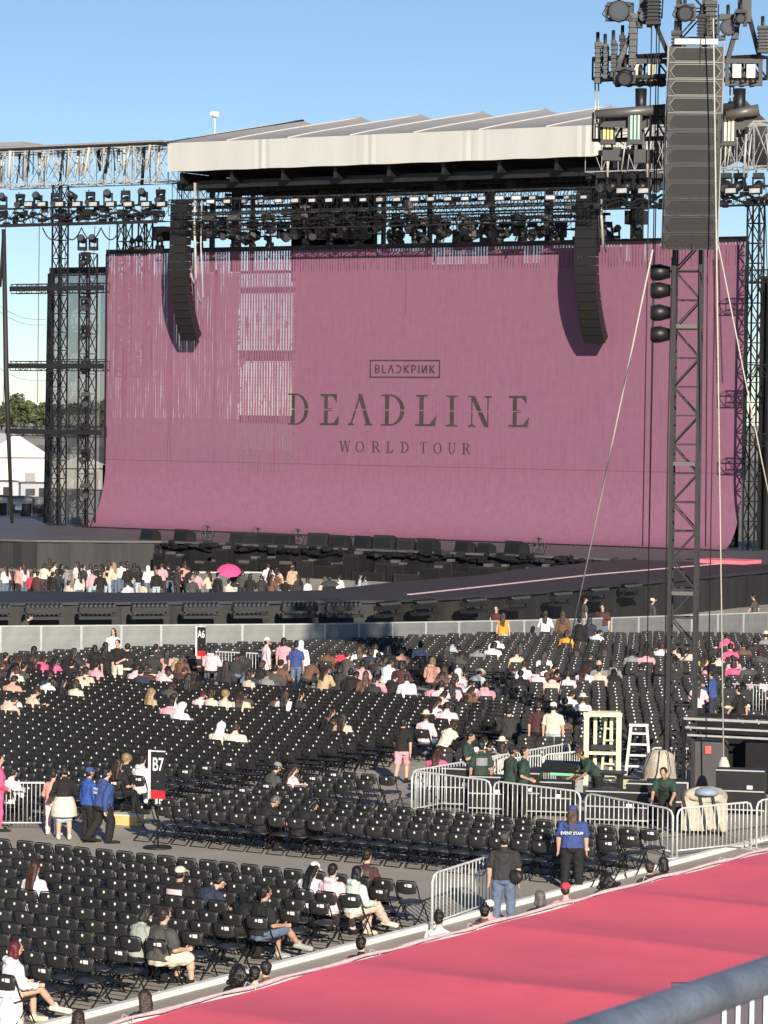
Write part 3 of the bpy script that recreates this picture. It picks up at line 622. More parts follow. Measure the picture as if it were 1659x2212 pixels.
for i, (xa, xb, ya, yb) in enumerate([(30, 230, 612, 637), (28, 230, 779, 802), (20, 224, 920, 942)]):
    Y = 168.2; a = onY(xa, ya, Y); c_ = onY(xb, yb, Y); zc = (a[2]+onY(xa, yb, Y)[2])/2
    truss_h('outrigger_truss', a[0], c_[0], zc, Y, .6, .62, 9, MT['black'], ['upper', 'middle', 'lower'][i]+' black horizontal truss on the left scaffolding')
    m = MB(); m.box(((a[0]+c_[0])/2, Y-.4, zc), (c_[0]-a[0], .16, .34)); tag(m.build('light_bar', MT['black']), 'black light bar fixed along the '+['upper', 'middle', 'lower'][i]+' left outrigger truss', 'light bar')
# scrim
t = thing('scrim_screen', 'translucent grey scrim in a dark frame left of the screen', 'scrim', (0, 0, 0)); Y = 173.5
xa, xb = onY(112, 700, Y)[0], onY(232, 700, Y)[0]; zt = onY(170, 590, Y)[2]; xbot = onY(103, 1120, Y)[0]
m = MB(); m.add([(xbot, Y, .4), (xb, Y, .4), (xb, Y, zt), (xa, Y, zt)], [(0, 1, 2, 3)]); m.build('cloth', MT['scrim'], t)
m = MB(); m.bar((xbot, Y-.1, .2), (xa, Y-.1, zt), .45, .3); m.build('side_post', MT['black'], t); m = MB(); m.bar((xa, Y-.1, zt+.15), (xb, Y-.1, zt+.15), .3, .35); m.build('top_rail', MT['black'], t)
for z in (4.2, 8.6, 13.2): m = MB(); m.bar((xbot, Y-.06, z), (xb, Y-.06, z), .05); m.build('batten', MT['cable'], t)
m = MB(); Y = 172.5; a = onY(112, 578, Y); b = onY(232, 578, Y); o = truss_mb(b[0]-a[0], .5, .5, 8).build('header_truss', MT['black']); o.location = (a[0], Y, a[2]-.3); tag(o, 'short black truss above the grey scrim', 'truss')
# drooping cable under the left lighting truss and thin vertical lines
m = MB(); P = []
for i in range(41): x = 92+i*4.2; u = (i % 10)/10; P.append(onY(x, 492+26*(1-(2*u-1)**2), YT-.5))
m.tube(P, .045, 5); tag(m.build('festoon_cable', MT['cable']), 'black cable drooping in loops under the left lighting truss', 'cable')
for i, x in enumerate([12, 85, 143, 205, 237]):
    a = onY(x, 488, YT-.4); b = onY(x-4, 870 if i < 2 else 600, YT-.4); m = MB(); m.tube([a, b], .022, 4)
    tag(m.build('drop_line', MT['cable']), f'thin vertical drop line at the left scaffolding, {ORD[i]} from the left', 'cable', 'drop lines at the left')
# dark guy mast at far left
a = onY(26, 1130, 140); b = onY(8, 495, 140); m = MB(); m.tube([a, (a+b)/2+np.array([-.12, 0, 0]), b], [.1, .16, .13], 6); m.tube([b, onY(4, 560, 140), onY(0, 620, 140)], .09, 5)
tag(m.build('cable_snake', MT['cable']), 'thick black cable bundle hanging down the far left of the picture', 'cable')
# right-hand side of the screen
a = onY(1622, 1180, 170.5); b = onY(1618, 440, 170.5)
tower_v('lattice_tower', a[0], 170.5, 0, b[2], .75, 19, MT['black'], 'black lattice tower against the right edge of the screen', 0, .045, .028)
for i, (y0, y1) in enumerate([(584, 608), (790, 812), (940, 960)]):
    Y = 168.2; a = onY(1608, y0, Y); c_ = onY(1700, y1, Y); truss_h('outrigger_truss', a[0], c_[0], (a[2]+c_[2])/2, Y, .6, .7, 5, MT['black'], ['upper', 'middle', 'lower'][i]+' black horizontal truss right of the screen')
t = thing('side_masking', 'black masking drape hanging right of the screen', 'drape', (0, 0, 0)); xa = onY(1640, 800, 172)[0]
m = MB(); n = 40; P = [(xa+i*.16, 172+.18*math.sin(i*1.3), 0) for i in range(n)]; zt = onY(1650, 600, 172)[2]
for i in range(n-1): m.add([P[i], P[i+1], (P[i+1][0], P[i+1][1], zt), (P[i][0], P[i][1], zt)], [(0, 1, 2, 3)], True)
m.build('cloth', MT['drape'], t); m = MB(); m.bar((xa, 172, zt), (xa+6, 172, zt), .2); m.build('rail', MT['black'], t)
truss_h('roof_wing_truss', onY(1285, 330, YT)[0], onY(1800, 330, YT)[0], onY(1500, 320, YT)[2], YT, 2.4, 2.6, 14, MT['alu'], 'deep silver roof truss behind the delay tower')
truss_h('roof_wing_truss', onY(1330, 330, YT+3)[0], onY(1800, 330, YT+3)[0], onY(1500, 318, YT+3)[2], YT+3.2, 2.0, 2.7, 12, MT['alu'], 'silver roof truss just behind the right wing truss')
truss_h('lighting_truss', onY(1300, 430, YT)[0], onY(1800, 430, YT)[0], onY(1500, 428, YT)[2], YT-.6, .9, 1.1, 18, MT['black'], 'black lighting truss below the right wing roof')
for i, x in enumerate([1302, 1330, 1362, 1395, 1420, 1570, 1600, 1640]):
    p = onY(x, 395, YT-.8); lamp('moving_head_light', (p[0], YT-.9, p[2]+.6), f'dark lamp under the right wing roof, {ORD[i]} from the left', 'lamps under the right wing', random.uniform(-.5, .5), 1.5)
for i, x in enumerate([1345, 1392, 1580, 1632]):
    p = onY(x, 412, YT-1.3); lamp('blinder_light', p, f'white-faced blinder on the right wing truss, {ORD[i]} from the left', 'blinders on the right truss')
for i, x in enumerate(np.linspace(1310, 1655, 9)):
    p = onY(x, 290, YT-1.3); m = MB(); h = random.uniform(1.6, 2.6); m.tube([(0, 0, 0), (random.uniform(-.4, .4), 0, -h)], random.uniform(.05, .1), 5); m.tube([(.3, .1, 0), (.1, 0, -h)], .04, 5)
    tag(m.build('cable_bundle', MT['alu'] if i % 3 else MT['rope'], None, tuple(p)), f'pale cable bundle in the right wing truss, {ORD[i]} from the left', 'cable', 'cable bundles in the right wing truss')
for i, x in enumerate([1640, 1652]):
    a = onY(x, 420, 165); b = onY(x+9, 700, 165); m = MB(); m.tube([a, b], .03, 4); tag(m.build('drop_line', MT['cable']), ['thin drop line right of the delay tower, left one', 'thin drop line right of the delay tower, right one'][i], 'cable')
# front lighting trusses across the opening above the screen
for j, (y, Y, x0, x1, hh, lab) in enumerate([(438, 166.8, 372, 1300, 1.0, 'front black lighting truss across the stage opening'), (466, 170.2, 380, 1300, .9, 'middle black lighting truss across the stage opening'), (492, 174.5, 420, 1240, .9, 'rear black lighting truss across the stage opening'), (404, 172.5, 380, 1290, 1.2, 'upper black lighting truss under the stage roof'), (420, 176.5, 390, 1290, 1.3, 'deep black lighting truss at the back of the roof'), (451, 173, 380, 1300, .8, 'slim black lighting truss hung low over the screen'), (480, 168.4, 400, 1290, .6, 'lowest slim black truss just over the screen')]):
    z = onY(830, y-2, Y)[2]; truss_h('lighting_truss', onY(x0, y, Y)[0], onY(x1, y, Y)[0], z, Y, .8, hh, 34, MT['black'], lab)
for i, x in enumerate(np.linspace(455, 1262, 23)):
    y = 434-.012*(x-830)-3; p = onY(x, y, 166.2); lamp('blinder_light', p, f'white-faced blinder along the front truss, {ORD[i]} from the left', 'blinders along the front truss', random.uniform(-.5, .5), random.uniform(.6, .85))
hx = [425, 452, 478, 505, 545, 580, 612, 648, 672, 700, 728, 752, 785, 822, 858, 890, 905, 940, 962, 1000, 1022, 1055, 1090, 1120, 1150, 1180, 1212, 1290, 1310]
for i, x in enumerate(hx):
    Y = 170.0 if i % 2 else 174.3; y = 462 if i % 2 else 478; p = onY(x, y, Y); lamp('moving_head_light', p, f'dark moving lamp over the screen, {ORD[i]} from the left', 'moving lamps over the screen', random.uniform(-1.2, 1.2), random.uniform(1.5, 2.1))
sx_ = [285, 300, 345, 430, 505, 545, 580, 712, 775, 848, 865, 895, 945, 985, 1048, 1078, 1128, 1210, 1300, 1330, 1375]
for i, x in enumerate(sx_):
    p = onY(x, 540, YS+.1); lamp('standing_head_light', (p[0], YS+.1, ZT+.27), f'lamp standing on the top frame of the screen, {ORD[i]} from the left', 'lamps on the screen frame', random.uniform(-1, 1), random.uniform(.85, 1.35))
for i, (x0, x1) in enumerate([(633, 662), (664, 722), (724, 812)]):
    Y = 178+i*.5; a = onY(x0, 545, Y); b = onY(x1, 420, Y); m = MB(); m.box(((a[0]+b[0])/2, Y, (a[2]+b[2])/2-1), (b[0]-a[0], .5, b[2]-a[2]+2)); tag(m.build('masking_panel', MT['drape']), ['narrow black masking panel left of the rear stage opening', 'black masking panel in the middle of the rear stage opening', 'broad black masking panel right of the rear stage opening'][i], 'drape')
for i, (x, w) in enumerate([(510, 20), (458, 7), (545, 5), (828, 5), (928, 6), (1062, 7), (1185, 14), (1375, 26), (1290, 8)]):
    Y = 177; a = onY(x, 545, Y); m = MB(); m.box((0, 0, 0), (w*.029, .4, 8)); tag(m.build('support_pole', MT['black'], None, (a[0], Y, 23.3)), f'black roof support leg above the screen, {ORD[i]} of those listed by width' if False else ['thick black leg behind the left truss opening', 'thin black pole by the left line array', 'thin black pole in the left sky gap', 'thin pole right of the masking panels', 'thin black pole in the middle sky gap', 'thin black pole in the right sky gap', 'black leg just left of the right line array', 'thick black leg right of the right line array', 'thin black pole at the right line array'][i], 'support leg')
for i, (x, y, w, h) in enumerate([(470, 385, 30, 42), (555, 392, 24, 40), (742, 405, 40, 30), (1000, 520, 34, 44), (1115, 398, 30, 26), (1320, 430, 32, 44), (1375, 470, 45, 30), (855, 400, 60, 22), (960, 395, 42, 28), (352, 505, 34, 34), (430, 505, 26, 34), (690, 500, 50, 40), (770, 500, 44, 36)]):
    Y = 171.5+(i % 4)*1.1; p = onY(x, y, Y); m = MB(); m.box((0, 0, 0), (w*.028, .9, h*.028)); m.box((0, -.47, 0), (w*.02, .04, h*.018)); tag(m.build('rigging_case', MT['blackgloss'], None, tuple(p), random.uniform(-.3, .3)), f'black equipment case hung in the stage rigging, {ORD[i]} of those hung there', 'rigging case', 'cases in the stage rigging')
_r3 = random.Random(5)
for i in range(46):
    x = _r3.uniform(400, 1300); y = _r3.uniform(385, 500); Y = _r3.choice([169.5, 171.5, 173.8, 175.5]); p = onY(x, y-.012*(x-830), Y); m = MB(); L = _r3.uniform(.5, 1.9)
    m.tube([(0, 0, 0), (_r3.uniform(-.12, .12), 0, -L*.5), (_r3.uniform(-.25, .25), 0, -L)], .05, 5); m.box((0, 0, -L*.55), (_r3.uniform(.25, .6), .35, _r3.uniform(.3, .8)), _r3.uniform(-.6, .6)); m.box((_r3.uniform(-.2, .2), .1, -L*.1), (_r3.uniform(.3, .8), .3, .16))
    tag(m.build('hoist_motor', MT['blackgloss'] if i % 3 else MT['deckpale'], None, tuple(p)), 'dark chain hoist with motor hung among the trusses over the screen', 'hoist', 'chain hoists over the screen')
# chain hoists and cables hanging beside the arrays
for i, (x, y0, y1, w) in enumerate([(421, 395, 600, .1), (428, 395, 520, .06), (1300, 400, 530, .09), (1292, 395, 545, .06), (436, 420, 640, .05), (1306, 520, 545, .05), (345, 400, 440, .05)]):
    a = onY(x, y0, 168.6); b = onY(x+3, y1, 168.6); m = MB(); P = [a, (a+b)/2+np.array([random.uniform(-.2, .2), 0, 0]), b]
    if i in (0, 4): P += [b+np.array([-.2, 0, -.5]), b+np.array([-.45, 0, .3])]
    m.tube(P, w, 5); tag(m.build('hoist_cable', MT['cable'] if i % 2 else MT['alu']), ['grey hoist cable loop beside the left line array', 'thin dark hoist cable beside the left line array', 'grey hoist cable beside the right line array', 'thin dark hoist cable at the right line array', 'long grey cable loop below the left line array top', 'short dark cable loop beneath the right array hoist', 'grey hoist chain above the left line array'][i], 'cable')

# ------------------------------------------------------------------ line arrays
def cabinet_mesh(w, h, d):
    m = MB(); m.add([(-w/2, 0, -h/2), (w/2, 0, -h/2), (w*.42, d, -h*.42), (-w*.42, d, -h*.42), (-w/2, 0, h/2), (w/2, 0, h/2), (w*.42, d, h*.42), (-w*.42, d, h*.42)], [(3, 2, 1, 0), (4, 5, 6, 7), (0, 1, 5, 4), (1, 2, 6, 5), (2, 3, 7, 6), (3, 0, 4, 7)])
    return m
def line_array(x, y0, n, w, h, label, Y):
    p = onY(x, y0, Y); t = thing('line_array', label, 'line array', tuple(p), 0); cm = cabinet_mesh(w, h*.965, .75).mesh('cabinet', MT['cab'])
    g = MB(); g.box((0, -.012, 0), (w*.94, .02, h*.86)); gm = g.mesh('grille', MT['cab'])
    y = 0; z = 0; ang = 0
    for i in range(n):
        a = (0 if i < 6 else (i-5)*R(3.0)) - R(2); c = link('cabinet', cm, t); c.location = (0, y, z-h/2); c.rotation_euler = (a, 0, 0)
        gg = link('grille', gm, c); y += math.sin(a)*h; z -= math.cos(a)*h
    m = MB(); m.box((0, .35, .12), (w*.9, .8, .18)); m.build('bumper', MT['black'], t); m = MB(); m.tube([(0, .35, .2), (0, .35, 2.6)], .05, 5); m.box((0, .35, 1.2), (.3, .3, .6)); m.build('chain_hoist', MT['black'], t)
line_array(386, 440, 17, 1.32, .545, 'black curved line array in front of the left part of the screen', 168.6)
line_array(1266, 418, 17, 1.42, .55, 'black curved line array in front of the right part of the screen', 168.6)

# ------------------------------------------------------------------ delay tower
TX, TY = onZ(1470, 1705)[:2]; tz = math.radians(22)
t = tower_v('delay_tower', TX, TY, 0, 22.0, .68, 29, MT['black'], 'tall black delay tower with ballast base inside the fenced enclosure', tz, .05, .019)
for i, z in enumerate((5.2, 8.6, 12.2)): m = MB(); m.box((0, 0, z), (.74, .74, .1)); m.build('collar', MT['rim'], t)
for i, s_ in enumerate(((-1, 0), (1, 0), (0, -1), (0, 1))): m = MB(); m.bar((s_[0]*.3, s_[1]*.3, .12), (s_[0]*1.6, s_[1]*1.6, .12), .16, .12); m.bar((s_[0]*.33, s_[1]*.33, 1.7), (s_[0]*1.5, s_[1]*1.5, .2), .06); m.build('outrigger_leg', MT['black'], t)
for i in range(3): m = MB(); m.tube([(-.42+.07*i, -.36, .3), (-.44+.06*i, -.37, 9), (-.4+.07*i, -.36, 14)], .022, 5); m.build('feed_cable', MT['cable'], t)
viewrz = YAW*.9
vd = lambda p, dx, dz, dy: np.array(p)+_r0*dx+np.array([0, 0, dz])-np.array([-math.sin(YAW), math.cos(YAW), 0])*dy
# large array hung on the tower's crowd side
Yd = TY-1.0; bt = onY(1504, 100, Yd); dist = proj(bt)[2]; ppm = FPX/dist
t = thing('delay_array', 'large black speaker array of twelve boxes hung on the delay tower', 'line array', tuple(bt), viewrz)
w, h = 116/ppm, 36.7/ppm
cm = cabinet_mesh(w, h*.995, .8).mesh('cabinet', MT['cab'])
g = MB(); hx_ = [(-w*.47, 0), (-w*.38, h*.4), (w*.38, h*.4), (w*.47, 0), (w*.38, -h*.4), (-w*.38, -h*.4)]
g.add([(x, -.03, z) for x, z in hx_]+[(x, -.005, z) for x, z in hx_], [tuple(reversed(range(6)))]+[(i, (i+1) % 6, 6+(i+1) % 6, 6+i) for i in range(6)]); gm = g.mesh('grille', MT['grille'])
rm = MB(); 
for i in range(6): a = hx_[i]; b = hx_[(i+1) % 6]; rm.bar((a[0], -.035, a[1]), (b[0], -.035, b[1]), .014)
rm.bar((-w*.5, -.02, -h*.47), (w*.5, -.02, -h*.47), .022); rmm = rm.mesh('grille_rim', MT['rim']); rmd = rmm.copy(); rmd.materials[0] = MT['rimdark']
y = 0; z = 0
for i in range(12):
    a = -R(7)+R(1.2)*i; c = link('cabinet', cm, t); c.location = (-i*.008, y, z-h/2); c.rotation_euler = (a, 0, 0); link('grille', gm, c); link('grille_rim', rmm if i < 4 else rmd, c); y += math.sin(a)*h; z -= math.cos(a)*h  # sheen on the upper boxes is put into their lighter rim colour
for sx in (-1, 1): m = MB(); m.bar((sx*w*.515, .0, .15), (sx*w*.515-.09, .1, z), .035); m.build('side_rail', MT['alu'], t)
m = MB(); m.box((0, .1, .12), (w*.8, .25, .14)); m.build('bumper', MT['white_paint'], t)
m = MB(); m.tube([(.12, -.06, .2), (-.05, -.1, z)], .014, 4); m.build('centre_cable', MT['cable'], t)
# tower head: two lamp frames, outrigger trusses, hoists
def on_t(px_, py, dy=0.0): return onY(px_, py, TY+dy)
def frame_group(x0, x1, y0, y1, label):
    a = on_t(x0, y1, -.6); b = on_t(x1, y0, -.6); L = np.linalg.norm((b-a)[:2]); t = thing('twin_lamp_rig', label, 'lamp rig', tuple(a), viewrz); hh = b[2]-a[2]
    for z in (0, hh): m = MB(); m.box((L/2, 0, z), (L, .12, .12)); m.build('rail', MT['blackgloss'], t)
    for x in (.05, L-.05): m = MB(); m.box((x, 0, hh/2), (.1, .1, hh-.1)); m.build('post', MT['blackgloss'], t)
    for s_ in (-.18, .18): m = MB(); m.box((L/2+s_, .05, hh*.55), (.22, .2, hh*.6)); o = m.build('lamp_box', MT['paint'], t); o.color = (.8, .76, .52, 1)
    for s_ in (.05, L-.05): m = MB(); m.bar((s_, 0, hh), (L/2, .1, hh+1.6), .11); m.build('brace', MT['blackgloss'], t)
    m = MB(); m.box((L/2, .1, hh+1.5), (.34, .34, 1.0)); m.build('hoist', MT['blackgloss'], t)
    m = MB(); m.tube([(L/2-.1, -.1, -.15), (L/2-.1, -.12, -.95)], [.16, .14], 10); m.build('par_lamp', MT['blackgloss'], t)
    m = MB(); m.tube([(L*.02-.6*(x0 < 1450), -.25, -.85), (L*.9, -.25, -.7)], [.12, .15], 12); m.build('tube_lamp', MT['rim'], t); m = MB(); m.add([(-.3, -.1, -.95), (L*.95, -.1, -.8), (L*.95, .3, -.75), (-.3, .3, -.9), (-.45, -.1, -1.15), (L*.5, -.1, -1.2), (L*.5, .3, -1.15), (-.45, .3, -1.1)], [(0, 1, 2, 3), (7, 6, 5, 4), (0, 4, 5, 1), (1, 5, 6, 2), (2, 6, 7, 3), (3, 7, 4, 0)]); m.build('scoop', MT['black'], t)
    return t
frame_group(1333, 1441, 126, 180, 'lamp frame with twin cream lamps left of the tower head')
frame_group(1566, 1640, 128, 180, 'lamp frame with twin cream lamps right of the tower head')
for i, (x, y, w_, h_, lab) in enumerate([(1292, 135, 20, 95, 'long narrow lamp housing at the left tip of the tower head'), (1308, 132, 14, 80, 'slim housing second in the row left of the tower head'), (1325, 126, 16, 84, 'slim housing third in the row left of the tower head'), (1344, 118, 18, 90, 'taller housing fourth in the row left of the tower head'), (1366, 85, 22, 120, 'tall housing with a cream label left of the tower head'), (1337, 26, 66, 44, 'round topped lamp cluster high at the upper left'), (1392, 40, 34, 46, 'dark lamp cluster beside the left hoist'), (1412, 20, 40, 70, 'dark hoist body high on the left of the tower'), (1460, 100, 26, 70, 'dark box on the left side of the tower head'), (1535, 45, 34, 90, 'dark ribbed case on the right side of the tower head'), (1573, 60, 50, 60, 'dark lamp cluster right of the tower head'), (1600, 40, 30, 40, 'hoist body above the right lamp frame'), (1648, 85, 30, 60, 'dark lamp at the far right of the tower head'), (1383, 170, 120, 22, 'long dark lamp bar under the left lamp frame'), (1350, 165, 50, 40, 'black scoop lamp hanging at the lower left of the head'), (1603, 168, 66, 28, 'ribbed dark lamp bar under the right lamp frame'), (1480, 28, 50, 40, 'dark winch on top of the tower'), (1515, 60, 24, 60, 'dark motor case at the tower top')]):
    p = on_t(x, y, -.35-(i % 3)*.2); m = MB(); ww, h2 = w_/ppm, h_/ppm
    rr = random.Random(i)
    if w_ > h_*1.6:        # a bar of several lamps
        m.box((0, .06, h2*.2), (ww, .16, h2*.35)); n_ = max(3, int(ww/.28))
        for q in range(n_): x_ = -ww/2+ww*(q+.5)/n_; m.tube([(x_, .05, -h2*.05), (x_, -.02, -h2*.3), (x_+.03, -.06, -h2*.55)], [ww/n_*.3, ww/n_*.42, ww/n_*.46], 9); m.box((x_-ww/n_*.45, .02, -h2*.2), (.025, .12, h2*.6))
    elif h_ > w_*1.6:      # a tall finned housing
        m.box((0, 0, 0), (ww*.62, ww*.7, h2*.92)); m.box((0, -.02, h2*.42), (ww*.8, ww*.85, h2*.1)); m.box((0, -.02, -h2*.44), (ww*.78, ww*.8, h2*.1))
        for q in range(7): m.box((0, -.02, -h2*.34+h2*.68*q/6), (ww*.8, ww*.8, h2*.025))
        m.tube([(ww*.45, 0, -h2*.3), (ww*.5, .02, h2*.4)], .02, 4)
    else:                  # moving head: base, yoke and barrels
        m.box((0, .05, h2*.38), (ww*.8, .3, h2*.2))
        for sx in (-1, 1): m.box((sx*ww*.42, .03, h2*.05), (ww*.1, .16, h2*.6))
        a_ = rr.uniform(-.5, .3); c_ = math.cos(a_); s2 = math.sin(a_)
        m.tube([(0, .22*c_, -.22*s2), (0, .1*c_, -.1*s2), (0, -.16*c_, .16*s2), (0, -.2*c_, .2*s2)], [ww*.2, ww*.34, ww*.38, ww*.34], 10)
        m.box((ww*.3, 0, -h2*.3), (ww*.3, .2, h2*.22)); m.box((-ww*.28, .05, -h2*.36), (ww*.34, .2, h2*.16)); m.tube([(-ww*.4, 0, h2*.3), (-ww*.55, 0, -h2*.1), (-ww*.3, 0, -h2*.45)], .022, 4)
    tt = thing('spot_lamp', lab, 'stage light', tuple(p), viewrz+random.uniform(-.1, .1), 'lamps around the tower head'); m.build('housing', MT['blackgloss'], tt)
    if not (w_ > h_*1.6 or h_ > w_*1.6): q = MB(); q.tube([(0, -.2*c_, .2*s2), (0, -.215*c_, .215*s2)], [ww*.27, ww*.27], 12); q.build('lens', MT['glass'], tt)
    m = MB(); m.tube([(0, .1, h2*.3), (0, .15, h2*.5+.25)], .05, 5); m.build('clamp', MT['black'], tt)
for i, (x0, x1, y, hh, lab) in enumerate([(1288, 1450, 150, .55, 'upper outrigger truss left of the tower head'), (1555, 1650, 150, .55, 'upper outrigger truss right of the tower head'), (1288, 1445, 276, .7, 'lower outrigger truss carrying wash lights left of the array'), (1545, 1600, 268, .6, 'lower outrigger truss right of the array')]):
    a = on_t(x0, y, .15); b = on_t(x1, y, .15); L = np.linalg.norm(b-a); o = truss_mb(L, .4, hh, max(2, int(L/.4)), .04, .02).build('outrigger_truss', MT['black']); o.location = tuple(a); o.rotation_euler[2] = math.atan2((b-a)[1], (b-a)[0]); tag(o, lab, 'truss')
for i, (x, y, c_, lab) in enumerate([(1314, 238, (.85, .75, .2, 1), 'wash light with yellow strips on the lower left outrigger'), (1372, 238, (.35, .55, .45, 1), 'wash light with pale green strips on the lower left outrigger'), (1575, 240, (.85, .78, .5, 1), 'wash light with cream strips right of the array')]):
    p = on_t(x, y, -.55); o = lamp('wash_light', p, lab, 'wash lights on the tower', viewrz, .6)
    for ch in o.children:
        if ch.name.startswith('diode'): ch.color = c_
for i, (x, y0, y1) in enumerate([(1289, 180, 300), (1581, 180, 262)]):
    a = on_t(x, y0, -.1); b = on_t(x, y1, -.1); m = MB()
    for d in (-.05, .05): m.tube([a+np.array([d, 0, 0]), b+np.array([d, 0, 0])], .022, 5)
    m.box((a+b)/2, (.2, .05, .05)); tag(m.build('chain', MT['alu']), ['chain holding the left tip of the lower outrigger', 'chain holding the right lower outrigger'][i], 'chain')
for i, (x, y) in enumerate([(1322, 325), (1390, 330)]):
    p = on_t(x, y, -.2); m = MB(); m.box((0, 0, -.1), (.5, .3, .35)); m.bar((0, 0, .1), (0, .1, .6), .06); tag(m.build('control_box', MT['blackgloss'], None, tuple(p), viewrz), ['grey lit control box under the lower left outrigger', 'dark control box under the lower left outrigger'][i], 'control box')
for i, y in enumerate([590, 629, 677, 724]):
    p = on_t(1427, y, -.3); tt = thing('par_lamp', f'glossy black lamp on the left side of the tower mast, {ORD[i]} from the top', 'stage light', tuple(p), viewrz, 'lamps on the tower mast')
    m = MB(); m.tube([(-.27, -.05, 0), (-.24, -.05, .0), (-.02, -.05, .02), (.25, -.05, .02)], [.12, .21, .22, .15], 10); m.build('housing', MT['blackgloss'], tt); m = MB(); m.bar((.2, 0, .05), (.45, .1, .05), .06); m.build('bracket', MT['black'], tt)
# guy ropes
for i, (p0, p1, r, lab) in enumerate([((1410, 540), (1200, 1535), .021, 'pale guy rope from the tower down to the wrapped strap end'), ((1541, 40), (1563, 1640), .02, 'pale rope hanging straight down in front of the tower'), ((1552, 530), (1662, 1075), .018, 'pale guy rope slanting down to the right of the tower')]):
    a = on_t(*p0, -1.4); 
    b = onY(*p1, TY+8 if i == 0 else (TY-1.4 if i == 1 else TY-1)); m = MB(); m.tube([a, a*.5+b*.5-np.array([0, 0, .05]), b], r, 5); tag(m.build('guy_rope', MT['rope']), lab, 'rope')
for i, (x0, x1, y1) in enumerate([(1419, 1397, 1500), (1425, 1402, 1180), (1408, 1388, 1180), (1532, 1524, 1180), (1545, 1530, 1500)]):
    a = on_t(x0, 30 if i < 4 else 540, -.5); b = on_t(x1, y1, -.5); m = MB(); m.tube([a, b], .016, 4); tag(m.build('tower_line', MT['cable']), f'thin dark line hanging beside the tower, {ORD[i]} of five', 'cable', 'thin lines beside the tower')
def wrapped(px_, y0, y1, Y, label):
    a = onY(px_, y0, Y); b = onY(px_-(12 if px_ < 1300 else -2), y1, Y); m = MB(); n = 9
    rings = []
    for i in range(n): u = i/(n-1); c_ = a*(1-u)+b*u; r = .04+.12*math.sin(math.pi*min(1, u*1.1+.05))**.8*(1 if u < .8 else .5); rings.append([c_+np.array([math.cos(t_)*r*(1+.2*math.sin(3*t_+i)), math.sin(t_)*r, 0]) for t_ in [j*math.pi/6 for j in range(12)]])
    m.loft(rings); m.tube([b, b+np.array([.1, 0, -.5])], .04, 5); tag(m.build('strap_bag', MT['rope']), label, 'strap bag')
wrapped(1200, 1535, 1630, TY+8, 'pale cloth strap bundle tied at the end of the slanting guy rope')
wrapped(1563, 1635, 1712, TY-1.4, 'pale grey strap bag at the foot of the hanging rope')

# ------------------------------------------------------------------ barriers
def barrier_proto(L=2.25, h=1.1):
    t = thing('crowd_barrier', '', 'crowd barrier', (0, 0, 0)); m = MB(); r = .15; z0 = .16
    P = [(0, 0, .0), (0, 0, h-r), (r*.3, 0, h-r*.3), (r, 0, h), (L-r, 0, h), (L-r*.3, 0, h-r*.3), (L, 0, h-r), (L, 0, 0)]
    m.tube(P, .024, 8); m.tube([(0, 0, z0), (L, 0, z0)], .018, 6); m.build('frame', MT['galv'], t)
    for i in range(17): x = L*(i+1)/18; b = MB(); b.tube([(x, 0, z0), (x, 0, h-.005)], .012, 5); b.build('upright', MT['galv'], t)
    for x in (.0, L): f_ = MB(); f_.box((x, 0, .012), (.06, .62, .02)); f_.build('foot', MT['galv'], t)
    return t
BP = barrier_proto(); nb = 0
def barrier(p0, p1, label):
    global nb
    o = BP if nb == 0 else dup(BP, (0, 0, 0)); nb += 1; d = np.array(p1)-np.array(p0); o.location = (p0[0], p0[1], 0); o.rotation_euler[2] = math.atan2(d[1], d[0]); o.scale = (np.linalg.norm(d[:2])/2.25, 1, 1)
    return tag(o, label, 'crowd barrier', 'grey crowd barriers')
G = lambda x, y: onZ(x, y)[:2]
FA = G(889, 1762); FB = G(1252, 1812); 
barrier(FA, FA*.52+FB*.48, 'galvanised crowd barrier at the left front of the tower enclosure')
barrier(FA*.5+FB*.5, FB, 'galvanised crowd barrier in front of the green-shirted crew')
barrier(G(1264, 1815), G(1452, 1855), 'galvanised crowd barrier the bending crew member leans over')
barrier(G(1462, 1853), G(1622, 1836), 'galvanised crowd barrier in front of the white covered crate')
barrier(G(1634, 1833), G(1800, 1812), 'galvanised crowd barrier cut off by the right edge of the photo')
dY = np.array([.0, 1.0])
barrier(FA, FA+dY*2.6, 'galvanised crowd barrier on the left end of the enclosure, nearer one'); barrier(FA+dY*2.75, FA+dY*5.4, 'galvanised crowd barrier on the left side of the enclosure, middle one'); barrier(FA+dY*5.5, FA+dY*8.1, 'galvanised crowd barrier at the back left of the enclosure')
bl = G(1075, 1735); br = G(1265, 1712); barrier(bl, bl*.5+br*.5, 'crowd barrier along the back of the enclosure, left one'); barrier(bl*.49+br*.51, br, 'crowd barrier along the back of the enclosure beside the cream lift')
barrier(G(1405, 1705), G(1520, 1708), 'crowd barrier at the back of the enclosure right of the tower')
barrier(G(933, 2012), G(1072, 1962), 'lone crowd barrier standing between the seat blocks by the kerb')
barrier(G(-60, 1792), G(104, 1792), 'crowd barrier at the far left beside the girl with the white skirt')
barrier(G(447, 1472), G(565, 1478), 'short crowd barrier beside the far white numbered banner')
barrier(G(1560, 1548), G(1680, 1556), 'crowd barrier behind the tower where a blue steward stands')
